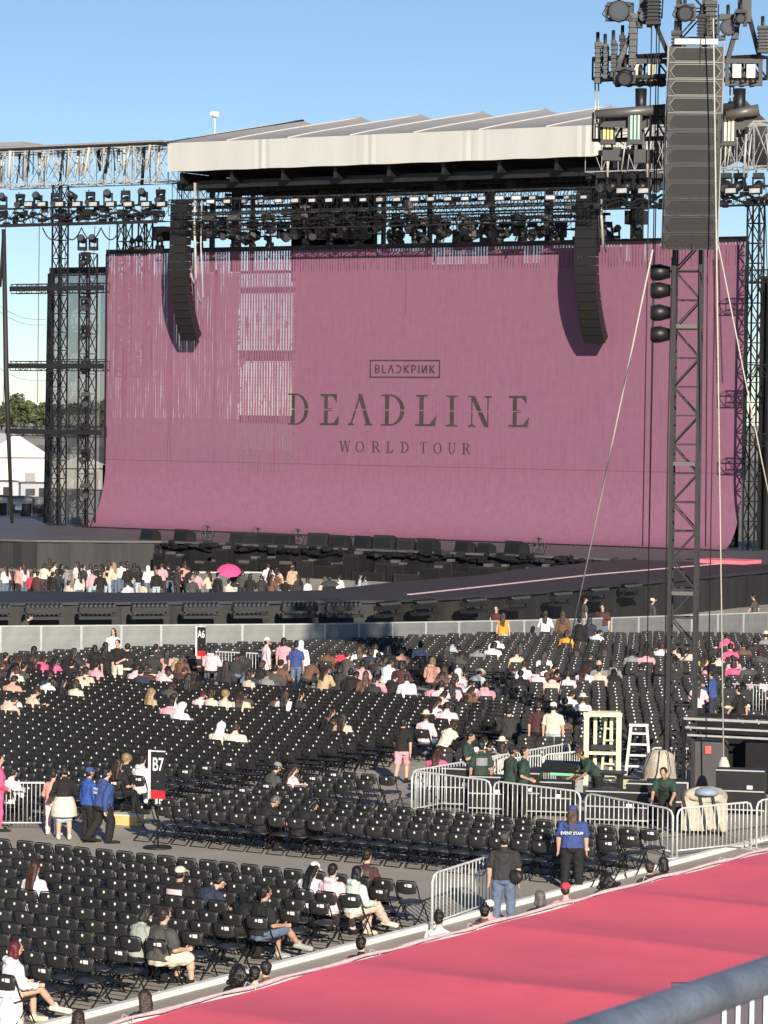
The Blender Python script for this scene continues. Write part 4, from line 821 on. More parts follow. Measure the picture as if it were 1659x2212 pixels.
# plate barricade along the runway
BL = [(-84.5, 90.6), (-78.05, 97.24), (-72.55, 103.16), (-69.06, 106.97), (-63.08, 115.66), (-58.26, 126.4), (-56.4, 131)]
pts = [np.array(p) for p in BL]; segs = []
for a, b in zip(pts, pts[1:]):
    L = np.linalg.norm(b-a); n = max(1, round(L/1.55)); segs += [(a+(b-a)*i/n, a+(b-a)*(i+1)/n) for i in range(n)]
pm = MB(); pm.box((.5, 0, .59), (.985, .04, 1.14)); plm = pm.mesh('plate', MT['plate']); rm_ = MB(); rm_.box((.5, 0, 1.19), (1.0, .1, .06)); rlm = rm_.mesh('top_rail', MT['rim_pale'])
bm2 = MB(); bm2.box((.012, -.03, .58), (.055, .06, 1.16)); brm = bm2.mesh('edge_post', MT['rim_pale']); fm_ = MB(); fm_.box((.5, -.5, .02), (.96, 1.0, .03)); fpm = fm_.mesh('foot_plate', MT['plate'])
for i, (a, b) in enumerate(segs):
    d = b-a; lab = f'grey metal barricade panel at the runway foot, {ORD[i] if i < 30 else str(i+1)+"th"} from the left'
    t = thing('barricade_panel', lab, 'barricade', (a[0], a[1], 0), math.atan2(d[1], d[0]), 'barricade panels along the runway'); t.scale = (np.linalg.norm(d), 1, 1)
    for nm, me in (('plate', plm), ('top_rail', rlm), ('edge_post', brm), ('foot_plate', fpm)): link(nm, me, t)
# low pale barricade behind the pit crowd
for i in range(5):
    a = onZ(95+i*52, 1303, 0); t = thing('pit_barricade', f'pale barricade panel behind the pit crowd, {ORD[i]} from the left', 'barricade', (a[0], a[1]+9, 0), .25, 'pit barricades'); m = MB(); m.box((.9, 0, .62), (1.8, .06, 1.2)); m.build('plate', MT['plate'], t); m = MB(); m.box((.9, 0, 1.25), (1.85, .12, .06)); m.build('top_rail', MT['galv'], t)

# ------------------------------------------------------------------ section banners
def text_obj(body, size, material, parent, loc, rot=(math.pi/2, 0, 0), sx=1.0, name='lettering', ext=.002):
    cu = bpy.data.curves.new(name, 'FONT'); cu.body = body; cu.size = size; cu.align_x = 'CENTER'; cu.align_y = 'CENTER'; cu.extrude = ext; cu.offset = size*.012
    tmp = bpy.data.objects.new('tmp', cu); COL.objects.link(tmp); bpy.context.view_layer.update()
    me = bpy.data.meshes.new_from_object(tmp.evaluated_get(bpy.context.evaluated_depsgraph_get())); bpy.data.objects.remove(tmp); bpy.data.curves.remove(cu)
    me.materials.clear(); me.materials.append(material); o = link(name, me, parent); o.location = loc; o.rotation_euler = rot; o.scale = (sx, 1, 1); return o
def banner(px_, ybase, ytop, ybot, wpx, body, label, rz):
    b = onZ(px_, ybase); d = proj(b)[2]; pm_ = FPX/d; zt = (ybase-ytop)/pm_; zb = (ybase-ybot)/pm_; w = wpx/pm_/math.cos(rz-YAW)
    t = thing('section_banner', label, 'sign', tuple(b), rz); m = MB(); m.tube([(0, .03, 0), (0, .03, zt)], .018, 6); m.build('pole', MT['black'], t)
    m = MB(); m.tube([(0, 0, 0), (0, 0, .04), (0, 0, .05)], [.34, .32, .1], 14); m.build('base', MT['black'], t)
    m = MB(); m.box((0, 0, (zt+zb)/2+.08), (w, .025, zt-zb-.16)); m.build('panel', MT['signblack'], t)
    m = MB(); m.box((0, 0, zb+.06), (w, .026, .19)); m.build('red_foot', MT['signred'], t)
    m = MB(); m.box((-w/2-.035, .02, (zt+zb)/2), (.06, .05, zt-zb+.06)); m.build('white_edge', MT['white_paint'], t)
    m = MB(); m.box((0, .0, zt+.01), (w, .03, .03)); m.build('top_rod', MT['galv'], t)
    text_obj(body, .5*w/.42, MT['inkwhite'], t, (0.0, -.018, zt-.36*w/.42), sx=.62); m = MB(); m.tube([(0, -.013, zb+.36), (0, -.02, zb+.36)], .012, 6); m.build('stud', MT['galv'], t)
banner(340, 1832, 1623, 1722, 32, 'B7', 'black banner reading B7 on a pole with a red foot', R(14))
banner(434, 1487, 1354, 1415, 18, 'A6', 'black banner reading A6 on a pole near the barricade', R(14))

# ------------------------------------------------------------------ enclosure equipment
E0 = np.array([TX, TY, 0.0])
ERZ = R(26)
def eq(name, px_, py, label, cat, rz=ERZ): p = onZ(px_, py); return thing(name, label, cat, tuple(p), rz)
def mpart(t, name, material, fn, col=None):
    m = MB(); fn(m); o = m.build(name, material, t)
    if col: o.color = (*col, 1)
    return o
t = eq('personnel_lift', 1300, 1718, 'cream personnel lift with tall mast frame inside the enclosure', 'lift')
for x in (-.42, .42): mpart(t, 'mast', MT['cream'], lambda m: m.box((x, 0, 1.1), (.13, .16, 1.95)))
mpart(t, 'head_bar', MT['cream'], lambda m: m.box((0, 0, 2.1), (1.0, .18, .1))); mpart(t, 'cross_bar', MT['cream'], lambda m: m.box((0, -.02, 1.1), (.7, .1, .08)))
for x in (-.2, .22): mpart(t, 'inner_mast', MT['cream'], lambda m: m.box((x, .3, 1.2), (.09, .1, 1.7)))
mpart(t, 'head_plate', MT['cream'], lambda m: m.box((.05, .3, 2.12), (.8, .3, .08))); mpart(t, 'hood', MT['black'], lambda m: m.prism([(-.3, .0), (.3, .0), (.25, .3), (-.25, .3)], 1.18, 1.3))
mpart(t, 'base', MT['black'], lambda m: m.box((0, .1, .16), (1.1, 1.0, .2)))
for sx, sy in ((-.45, -.3), (.45, -.3), (-.45, .5), (.45, .5)): mpart(t, 'wheel', MT['black'], lambda m: m.tube([(sx-.04, sy, .1), (sx+.04, sy, .1)], .1, 10))
t = eq('step_ladder', 1378, 1712, 'white step ladder standing between the cream lift and the tower', 'ladder')
for s_ in (-1, 1): mpart(t, 'side_rail', MT['white_paint'], lambda m: m.bar((s_*.36, -.5, 0), (s_*.2, 0, 1.75), .06, .07))
for s_ in (-1, 1): mpart(t, 'back_rail', MT['white_paint'], lambda m: m.bar((s_*.36, .55, 0), (s_*.2, .03, 1.75), .05))
for i in range(6): u = (i+.6)/6.3; mpart(t, 'step', MT['white_paint'], lambda m: m.box((0, -.5+.5*u, 1.75*u), (.68-.32*u, .12, .045)))
mpart(t, 'top_step', MT['white_paint'], lambda m: m.box((0, 0, 1.77), (.5, .2, .06)))
t = eq('covered_crate', 1424, 1722, 'beige cloth-covered crate tied with rope behind the bending crew member', 'crate')
mpart(t, 'cover', MT['sack'], lambda m: m.loft([[(math.cos(a)*.42*k*(1+.1*math.sin(3*a)+.05*math.sin(7*a+z*5)), math.sin(a)*.38*k*(1+.05*math.sin(6*a)), z) for a in [i*math.pi/12 for i in range(24)]] for z, k in ((.02, .95), (.4, 1.02), (.8, .94), (1.1, .8), (1.22, .4))]))
for i in range(3): mpart(t, 'rope', MT['black'], lambda m: m.tube([(-.55+.3*i, -.5, .05), (-.4+.35*i, -.47, .7), (-.2+.2*i, -.3, 1.25)], .015, 4))
t = eq('ballast_crate', 1520, 1800, 'white and blue covered ballast crate behind the front barrier', 'crate')
mpart(t, 'box', MT['sack'], lambda m: m.box((0, 0, .5), (1.05, .7, .8)))
mpart(t, 'cover', MT['sack'], lambda m: m.loft([[(math.copysign(abs(math.cos(a))**.5, math.cos(a))*.54*k+.02*math.sin(5*a+z*9), math.copysign(abs(math.sin(a))**.5, math.sin(a))*.37*k+.02*math.cos(4*a), z+.04*math.sin(2*a)+.03*math.sin(5*a)) for a in [i*math.pi/12 for i in range(24)]] for z, k in ((.8, 1), (.92, .98), (1.0, .8), (1.06, .3))]))
mpart(t, 'blue_sheet', MT['paint'], lambda m: m.loft([[(math.cos(a)*.3*k+.05, math.sin(a)*.3*k-.25, z) for a in [i*math.pi/6 for i in range(12)]] for z, k in ((.96, 1), (1.06, .85), (1.12, .3))]), (.3, .36, .45))
for s_ in (-.3, .1, .4): mpart(t, 'strap', MT['black'], lambda m: m.bar((s_, -.42, 0), (s_-.2, -.42, .95), .05))
t = eq('rack_case', 1440, 1772, 'black rack case with silver edges behind the enclosure barrier', 'rack case')
mpart(t, 'body', MT['black'], lambda m: m.box((0, 0, .5), (1.0, .7, .96)))
for x in (-.5, .5):
    mpart(t, 'edge', MT['alu'], lambda m: m.bar((x, -.36, .02), (x, -.36, .98), .04))
for z in (.05, .5, .97): mpart(t, 'edge_strip', MT['alu'], lambda m: m.bar((-.48, -.365, z), (.48, -.365, z), .035))
for j, (x, y, w, h, lab) in enumerate([(985, 1765, 1.4, .9, 'long black equipment case at the left end of the enclosure'), (1060, 1775, 1.0, .8, 'black case with silver trim behind the left barriers'), (1130, 1780, .9, .95, 'tall black case beside the green-shirted pair'), (1190, 1782, 1.1, .75, 'wide black case behind the second barrier'), (1335, 1800, 1.5, .7, 'low black case with silver bands behind the middle barrier'), (1390, 1800, .8, .9, 'upright dark case beside the leaning crew member'), (1600, 1778, 1.2, 1.0, 'dark trolley case at the right of the enclosure')]):
    t = eq('flight_case', x, y-20, lab, 'flight case', R(20)); mpart(t, 'body', MT['blackgloss'], lambda m: m.box((0, 0, h/2+.12), (w, .6, h)))
    for z in (.14, h*.5+.1, h+.11): mpart(t, 'band', MT['alu'], lambda m: m.bar((-w/2, -.31, z), (w/2, -.31, z), .03))
    for sx in (-w*.4, w*.4): mpart(t, 'castor', MT['black'], lambda m: m.tube([(sx-.03, -.2, .06), (sx+.03, -.2, .06)], .06, 8))
    mpart(t, 'label_plate', MT['sticker'], lambda m: m.box((w*.2, -.312, h*.7), (.14, .01, .09)))
t = eq('mixing_desk', 1245, 1748, 'black work table with a green lit edge inside the enclosure', 'table', R(14))
mpart(t, 'table_top', MT['blackgloss'], lambda m: m.box((0, 0, .95), (2.4, .7, .06)))
for sx in (-1.1, 1.1): mpart(t, 'leg', MT['black'], lambda m: m.box((sx, 0, .46), (.06, .5, .92)))
mpart(t, 'green_edge', MT['paint'], lambda m: m.box((-.3, -.36, .9), (.6, .015, .06)), (.2, .75, .4)); mpart(t, 'console', MT['black'], lambda m: m.box((-.4, 0, 1.07), (.9, .5, .15), 0, R(8)))
t = eq('scaffold_shelter', 1580, 1716, 'dark scaffold shelter with red lamp and shelves at the right of the enclosure', 'shelter', R(12))
for sx, sy in ((-1.3, 0), (1.5, 0), (-1.3, 1.2), (1.5, 1.2)): mpart(t, 'post', MT['blackgloss'], lambda m: m.bar((sx, sy, 0), (sx, sy, 1.9), .09))
mpart(t, 'roof_rail', MT['alu'], lambda m: m.bar((-1.3, 0, 1.93), (1.6, 0, 1.93), .06)); mpart(t, 'roof_rail', MT['blackgloss'], lambda m: m.bar((-1.3, 1.2, 1.93), (1.6, 1.2, 1.93), .09)); mpart(t, 'roof_rail', MT['alu'], lambda m: m.bar((-1.3, 0, 1.7), (1.6, 0, 1.7), .05)); mpart(t, 'shelf', MT['alu'], lambda m: m.bar((-1.2, 0, 1.5), (1.4, 0, 1.5), .05)); mpart(t, 'back_sheet', MT['drape'], lambda m: m.box((.1, 1.2, .9), (2.7, .03, 1.7)))
mpart(t, 'cabinet', MT['deckpale'], lambda m: m.box((-.7, .6, .7), (.8, .5, 1.3))); mpart(t, 'red_lamp', MT['paint'], lambda m: m.box((-.72, .34, 1.1), (.16, .03, .2)), (.85, .15, .12))
mpart(t, 'second_cabinet', MT['blackgloss'], lambda m: m.box((.75, .5, .8), (.9, .5, 1.4)))
for j, (x, y, lab) in enumerate([(1345, 1740, 'coil of black cable on the ground by the cream lift'), (1480, 1770, 'coil of black cable by the foot of the delay tower'), (1405, 1775, 'coil of black cable behind the middle barrier'), (1165, 1752, 'coil of black cable at the back left of the enclosure')]):
    p = onZ(x, y); m = MB()
    for k in range(5): m.tube([(math.cos(a)*(.3-.02*k), math.sin(a)*(.28-.015*k), .03+.03*k) for a in np.linspace(0, 6.2832, 15)], .018, 4)
    tag(m.build('cable_coil', MT['cable'], None, tuple(p)), lab, 'cable')
for j, (x, y, c_, lab) in enumerate([(1362, 1722, (.6, .52, .3), 'small yellowish box on a case beside the step ladder'), (1452, 1735, (.45, .42, .36), 'beige box stacked beside the tower base'), (1232, 1722, (.3, .3, .31), 'grey box standing behind the work table'), (1500, 1752, (.5, .47, .42), 'pale box behind the white crate'), (1618, 1752, (.55, .5, .42), 'cream box under the scaffold shelter'), (1330, 1752, (.62, .56, .36), 'cream tool box at the foot of the lift')]):
    t = eq('equipment_box', x, y, lab, 'box', R(10+17*j)); mpart(t, 'body', MT['paint'], lambda m: m.box((0, 0, .25), (.55, .42, .48)), c_); mpart(t, 'lid', MT['blackgloss'], lambda m: m.box((0, 0, .51), (.58, .45, .05))); mpart(t, 'handle', MT['alu'], lambda m: m.tube([(-.1, -.22, .3), (-.08, -.25, .33), (.08, -.25, .33), (.1, -.22, .3)], .012, 5))
t = eq('platform_ladder', 1318, 1716, 'cream platform ladder leaning in the personnel lift', 'ladder', R(20))
for s_ in (-1, 1): mpart(t, 'side_rail', MT['cream'], lambda m: m.bar((s_*.22, -.3, 0), (s_*.15, .1, 1.95), .055))
for i in range(6): mpart(t, 'step', MT['cream'], lambda m: m.box((0, -.3+.4*(i+.7)/6.5, 1.95*(i+.7)/6.5), (.38, .1, .04)))
# bottle beside the big man, bag and boxes in the aisle
def bottle(p, label):
    m = MB(); m.tube([(0, 0, 0), (0, 0, .15), (0, 0, .19), (0, 0, .23)], [.033, .033, .014, .013], 9); t = thing('water_bottle', label, 'bottle', tuple(p)); m.build('body', sheer_glass, t); m = MB(); m.tube([(0, 0, .23), (0, 0, .25)], .016, 8); m.build('lid', MT['white_paint'], t)
sheer_glass = sheer('clear_plastic', (.75, .78, .8), .45)
bottle(onZ(407, 2128), 'clear water bottle on the ground beside the large man in cream shorts')
t = eq('cardboard_carton', 275, 1782, 'low yellow and cream carton on the aisle floor by the B7 banner', 'carton', R(10)); mpart(t, 'body', MT['paint'], lambda m: m.box((0, 0, .12), (.75, .4, .22)), (.7, .5, .18)); mpart(t, 'lid', MT['paint'], lambda m: m.box((0, 0, .25), (.8, .42, .04)), (.75, .66, .48))

# ------------------------------------------------------------------ pink covered walkway roof in front
t = thing('covered_walkway', 'long pink tarpaulin roof stretched over the walkway in front', 'canopy', (0, 0, 0)); ZC = 1.4; per = 4.45; y_ref = 40.55
m = MB(); xs = np.linspace(-25.62, -6, 24); ys = np.arange(30, 76, .16)
vs = []
for y in ys:
    u = ((y-y_ref)/per) % 1.0
    for x in xs: vs.append((x, y, ZC-.5*(u*(1-u))*1.25*(1-.9*math.exp(-(x+25.62)*.9))+.012*math.sin(x*1.3+y*.7)+.01*math.sin(y*2.1-x*.5)))
nx = len(xs); m.add(vs, [(i*nx+j, i*nx+j+1, (i+1)*nx+j+1, (i+1)*nx+j) for i in range(len(ys)-1) for j in range(nx-1)], True); m.build('sheet', MT['pinktarp'], t)
m = MB(); m.tube([(-25.68+.012*math.sin(y*5), y, ZC+.02+.012*math.sin(y*3.1)) for y in np.arange(30, 76, .3)], [.03+.012*math.sin(y*4.7)*math.sin(y*1.9) for y in np.arange(30, 76, .3)], 6); m.build('hem', MT['pinkhem'], t)
m = MB(); m.tube([(-25.75, 30, ZC-.06), (-25.75, 76, ZC-.06)], .03, 6); m.build('edge_pole', MT['galv'], t)
for y in np.arange(32, 75, 3.1): y = y+random.uniform(-.5, .5); m = MB(); m.tube([(-25.66+.045*math.cos(a), y+.02*math.sin(a*2), ZC+.0+.055*math.sin(a)) for a in np.linspace(0, 6.28, 9)], .008, 4); m.tube([(-25.7, y, ZC+.05), (-25.74, y-.06, ZC+.09), (-25.76, y-.12, ZC-.04)], .007, 4); m.build('lashing', MT['rope'], t)
for y in np.arange(y_ref-per*2, 75, per):
    m = MB(); m.tube([(-25.7, y, 0), (-25.7, y, ZC-.1)], .04, 6); m.build('pole', MT['galv'], t); m = MB(); m.tube([(-25.7, y, ZC-.07), (-6, y, ZC-.07)], .03, 6); m.build('cross_pole', MT['galv'], t)
# hand rail in front of the camera
d = ray(1500, 2162); d /= np.linalg.norm(d); rp = CP+d*4.1
t = thing('hand_rail', 'weathered blue grey hand rail crossing the lower right corner', 'hand rail', (rp[0], rp[1], 0))
m = MB(); m.tube([(0, y, rp[2]) for y in np.linspace(-3.2, 4.0, 30)], .0255, 20); m.build('tube', MT['galv_blue'], t)
for y in (-2.4, 3.6): m = MB(); m.tube([(0, y, rp[2]-.02), (0, y, rp[2]-1.1)], .022, 12); m.build('post', MT['galv_blue'], t)
t = thing('slatted_panel', 'purple grey slatted panel with white gaps below the hand rail', 'panel', tuple(onZ(1640, 2300, 3.0)-np.array([0, 0, 0]))); q0 = onZ(1560, 2215, 1.5)
dv = ray(1640, 2190); dv /= np.linalg.norm(dv); q = CP+dv*22; t.location = (q[0], q[1], 0); t.rotation_euler[2] = YAW
m = MB(); m.box((.5, .05, q[2]-1.6), (2.2, .04, 3.6)); m.build('sheet', mat('purple_grey', (.09, .07, .1), .6), t)
for i in range(9): m = MB(); m.box((-.24+i*.095, .018, q[2]-1.55+.04), (.03, .03, 3.5+.03*i)); m.build('slat', MT['white_paint'], t)
# ------------------------------------------------------------------ folding chairs
def chair_parts():
    P = {}
    # backrest: bent panel with rounded top corners, leaning back
    m = MB(); nx = 9; zr = 6; fr = []; bk = []
    for i in range(zr+1):
        u = i/zr; z = .625+.232*u; w = .222*(1-.13*max(0, u-.7)**1.5/.3**1.5) if u > .7 else .222*(1-.09*(1-u)**2)
        zc = z
        for j in range(nx):
            v = -1+2*j/(nx-1); x = v*w; y = -.207-.13*(z-.585)-.022*(1-v*v)-.0
            zz = zc-(.02*abs(v)**4 if i == zr else 0)+.03*(1-v*v)*-1*(1-u)**2+.02*(1-u)**2
            fr.append((x, y, zz)); bk.append((x, y-.014, zz))
    n = (zr+1)*nx; f = []
    for i in range(zr):
        for j in range(nx-1): a = i*nx+j; f += [(a, a+nx, a+nx+1, a+1), (n+a, n+a+1, n+a+nx+1, n+a+nx)]
    for j in range(nx-1): f += [(j, j+1, n+j+1, n+j), (zr*nx+j+1, zr*nx+j, n+zr*nx+j, n+zr*nx+j+1)]
    for i in range(zr): f += [(i*nx, n+i*nx, n+(i+1)*nx, (i+1)*nx), ((i+1)*nx-1, (i+2)*nx-1, n+(i+2)*nx-1, n+(i+1)*nx-1)]
    m.add(fr+bk, f, True); P['backrest'] = m.mesh('backrest', MT['chair'])
    m = MB(); R_ = []
    out = [(-.2, -.2), (.2, -.2), (.215, .05), (.19, .19), (.12, .225), (-.12, .225), (-.19, .19), (-.215, .05)]
    for z, k in ((.425, .93), (.435, 1.0), (.455, 1.0), (.462, .94)): R_.append([(x*k, y*k, z-.02*(y < -.1)+.004) for x, y in out])
    m.loft(R_); P['seat'] = m.mesh('seat', MT['chair_seat'])
    m = MB(); r = .0135
    pth = [(-.235, .27, .015), (-.225, .1, .3), (-.232, -.13, .55), (-.232, -.222, .76), (-.205, -.238, .855), (-.16, -.242, .872), (.16, -.242, .872), (.205, -.238, .855), (.232, -.222, .76), (.232, -.13, .55), (.225, .1, .3), (.235, .27, .015)]
    m.tube(pth, r, 5); m.tube([(-.23, .24, .06), (.23, .24, .06)], r*.85, 5); P['back_frame'] = m.mesh('back_frame', MT['chair_tube'])
    m = MB(); m.tube([(-.2, .17, .43), (-.205, -.05, .2), (-.21, -.29, .02), (-.2, -.305, .014), (.2, -.305, .014), (.21, -.29, .02), (.205, -.05, .2), (.2, .17, .43)], r, 5); m.tube([(-.207, -.16, .12), (.207, -.16, .12)], r*.8, 5)
    P['rear_leg'] = m.mesh('rear_leg', MT['chair_tube'])
    m = MB(); c = (0, -.2725, .79); a = [(.023*math.cos(t), c[1]-.0, c[2]+.028*math.sin(t)) for t in [i*math.pi/3 for i in range(6)]]
    m.add([(x, y-.004, z) for x, y, z in a]+[(x, y+.003, z) for x, y, z in a], [tuple(range(6)), tuple(reversed(range(6, 12)))]+[(i, 6+i, 6+(i+1) % 6, (i+1) % 6) for i in range(6)]); P['number_sticker'] = m.mesh('number_sticker', MT['sticker'])
    m = MB(); m.box((.085, -.271, .79), (.088, .008, .062), 0, R(7)); P['paper_tag'] = m.mesh('paper_tag', MT['sticker'])
    return P
CHP = chair_parts()
def simple_chair():      # the same chair with fewer faces, for the mass far behind
    m = MB(); mi = []
    def part(k, fn): n = len(m.f); fn(); mi.extend([k]*(len(m.f)-n))
    def back():
        P = []
        for z, w in ((.63, .205), (.8, .222), (.855, .185)):
            for x in (-1, 0, 1): P.append((x*w, -.205-.13*(z-.585)-(.022 if x == 0 else 0), z))
        m.add(P, [(i*3+j, i*3+j+1, i*3+j+4, i*3+j+3) for i in range(2) for j in range(2)])
    part(0, back)
    part(1, lambda: m.prism([(-.2, -.2), (.2, -.2), (.215, .05), (.13, .22), (-.13, .22), (-.215, .05)], .43, .455))
    for s_ in (-1, 1):
        part(2, lambda: m.bar((s_*.235, .27, 0), (s_*.222, -.13, .55), .024)); part(2, lambda: m.bar((s_*.222, -.13, .55), (s_*.2, -.238, .862), .024)); part(2, lambda: m.bar((s_*.2, .17, .43), (s_*.21, -.29, .012), .024))
    part(2, lambda: m.bar((-.2, -.24, .87), (.2, -.24, .87), .026)); part(2, lambda: m.bar((-.2, -.3, .014), (.2, -.3, .014), .022))
    part(3, lambda: m.add([(.024*math.cos(t), -.272, .80+.028*math.sin(t)) for t in [i*math.pi/3 for i in range(6)]], [tuple(range(6))]))
    return np.array(m.v), m.f, mi
SEATS = []          # x, y, rz, block, row, seat, tagged
def inview(p, mg=30):
    x, y, w = proj((p[0], p[1], .5)); return w > 0 and -mg < x < PW+mg and y < PH+60
for r in range(14):                                   # the near block, rows counted from the aisle
    y = 51.45-1.022*r
    for s_ in range(40):
        p = (-31.12-.517*s_-(r % 2)*.02, y)
        if inview(p): SEATS.append((*p, 0.0, 'near', r, s_, s_ == 0))
for r in range(9):                                    # behind the aisle, up to the enclosure
    y = 57.98+1.0*r
    for s_ in range(23 if r < 4 else 11):
        p = (-30.75-.517*s_, y) if r < 4 else (-42.13+.517*s_ if False else -42.13+.517*(s_-0), y)
        if r >= 4 and (p[0] > -40.25): continue
        if p[0] < -42.5: continue
        if inview(p): SEATS.append((*p, 0.0, 'middle', r, s_, (s_ == 0 and r < 4) or (r >= 4 and s_ == 0)))
for r in range(28):                                   # left block
    y = 58.2+1.0*r
    if y > 86.5: break
    xl = -45.35-(0.02*r)
    for s_ in range(70):
        p = (xl-.517*s_, y)
        if y < 60.2 and p[0] > -46: continue
        if inview(p): SEATS.append((*p, 0.0, 'left', r, s_, s_ == 0))
RB = R(28.0); ux, uy = math.cos(RB), math.sin(RB)
def in_enclosure(x, y): return (-40.3 < x < -28.9 and 64.9 < y < 79.0) and not (x < -38.5 and y > 75.5)
for r in range(26):                                   # right block, turned towards the stage
    for s_ in range(-16, 46):
        x = -43.6+ux*.52*s_-uy*1.1*r; y = 69.5+uy*.52*s_+ux*1.1*r
        bx, by, _w = proj((x, y, .5))
        if in_enclosure(x, y) or (x < -42.9 and y < 80) or (x < -44.6 and y < 90 and bx < 950) or (y < 78 and bx > 1250): continue
        if y < 66 or x < -58 or bx < 940+(by-1480)*.1 and by > 1480: continue
        if by < 1492 and bx < 1240: continue
        if by < 1478: continue
        if 1478 < by < 1560 and 1500 < bx and by > 1535-.1*(bx-1500) and by < 1562: continue
        if inview((x, y)): SEATS.append((x, y, RB, 'right', r, s_, False))
for r in range(18):                                   # blocks in front of the runway barricade
    for s_ in range(-70, 60):
        rb = R(27) ; x = -66.0+math.cos(rb)*.52*s_-math.sin(rb)*1.1*r; y = 92.0+math.sin(rb)*.52*s_+math.cos(rb)*1.1*r
        bx, by, _w = proj((x, y, .5))
        if not (by < (1476 if bx < 1240 else 1478)) or not inview((x, y)): continue
        # distance to the barricade line
        dmin = 9e9
        for a, b in zip(pts, pts[1:]):
            d = b-a; u = max(0, min(1, ((x-a[0])*d[0]+(y-a[1])*d[1])/(d@d))); dmin = min(dmin, math.hypot(a[0]+d[0]*u-x, a[1]+d[1]*u-y)*(1 if (d[0]*(y-a[1])-d[1]*(x-a[0])) < 0 else -1))
        if dmin < 1.3 or 436 < bx < 452 or (447 < bx < 560 and by > 1420): continue
        SEATS.append((x, y, rb, 'front', r, s_, False))
SEATS.sort(key=lambda q: math.hypot(q[0], q[1]))
near = []; rest = []
for q in SEATS:
    x, y, w = proj((q[0], q[1], .6)); ok = -8 < x < PW+8 and y < PH+8 and q[3] in ('near', 'middle', 'left')
    (near if ok and len(near) < 300 else rest).append(q)
rows_used = {}
for q in near:
    rows_used.setdefault((q[3], q[4]), []).append(q)
nchair = 0
for (blk, r), qs in rows_used.items():
    qs.sort(key=lambda q: -q[0])
    for i, q in enumerate(qs):
        end = 'from kerb end' if blk == 'near' or (blk == 'middle' and r < 4) else ('from fence end' if blk == 'middle' else 'from aisle end')
        row = {'near': f'{ORD[r]} row before empty aisle', 'middle': f'{ORD[r]} row beyond empty aisle', 'left': f'{ORD[r]} row of the left block'}[blk]
        lab = f'black folding chair{" with paper tag" if q[6] else ""}, {ORD[i]} {end}, {row}'
        t = thing('folding_chair', lab, 'chair', (q[0], q[1], 0), q[2]+random.gauss(0, .05), 'black folding chairs'); t.location[1] += random.gauss(0, .018); t.location[0] += random.gauss(0, .008)
        for nm in ('backrest', 'seat', 'back_frame', 'rear_leg', 'number_sticker'): link(nm, CHP[nm], t)
        if q[6]: link('paper_tag', CHP['paper_tag'], t)
        nchair += 1
v0, f0_, mi0 = simple_chair(); V = []; F = []; MI = []
for k, q in enumerate(rest):
    a = q[2]+random.uniform(-.06, .06); c_, s_ = math.cos(a), math.sin(a); P = v0 @ np.array([[c_, s_, 0], [-s_, c_, 0], [0, 0, 1]])+np.array([q[0]+random.uniform(-.03, .03), q[1]+random.uniform(-.05, .05), 0])
    n = len(V)*len(v0); V.append(P); F += [tuple(i+n for i in f) for f in f0_]; MI += mi0
me = bpy.data.meshes.new('folding_chairs'); me.from_pydata(np.vstack(V).tolist(), [], F)
for nm in ('chair', 'chair_seat', 'chair_tube', 'sticker'): me.materials.append(MT[nm])
me.polygons.foreach_set('material_index', MI); me.update()
tag(link('folding_chairs', me), 'rows upon rows of black folding chairs filling the ground up to the runway', 'chairs', None, 'stuff')

# ------------------------------------------------------------------ people
_tex = bpy.data.textures.new('wrinkle', 'CLOUDS'); _tex.noise_scale = .11; _tex.noise_depth = 2
def remesh(m, name, mat_, vox, it=3, shade=True, wr=0.0):
    me = m.mesh('tmp'); o = bpy.data.objects.new('tmp', me); COL.objects.link(o)
    a = o.modifiers.new('r', 'REMESH'); a.mode = 'VOXEL'; a.voxel_size = vox; a.use_smooth_shade = True
    b = o.modifiers.new('s', 'SMOOTH'); b.iterations = it; b.factor = .5
    if wr: d = o.modifiers.new('d', 'DISPLACE'); d.texture = _tex; d.strength = wr; d.mid_level = .45; d.texture_coords = 'LOCAL'
    dg = bpy.context.evaluated_depsgraph_get(); dg.update(); out = bpy.data.meshes.new_from_object(o.evaluated_get(dg)); bpy.data.objects.remove(o); bpy.data.meshes.remove(me)
    out.name = name; out.materials.clear(); out.materials.append(mat_); return out
N3 = lambda v: np.array(v, float)/np.linalg.norm(v)
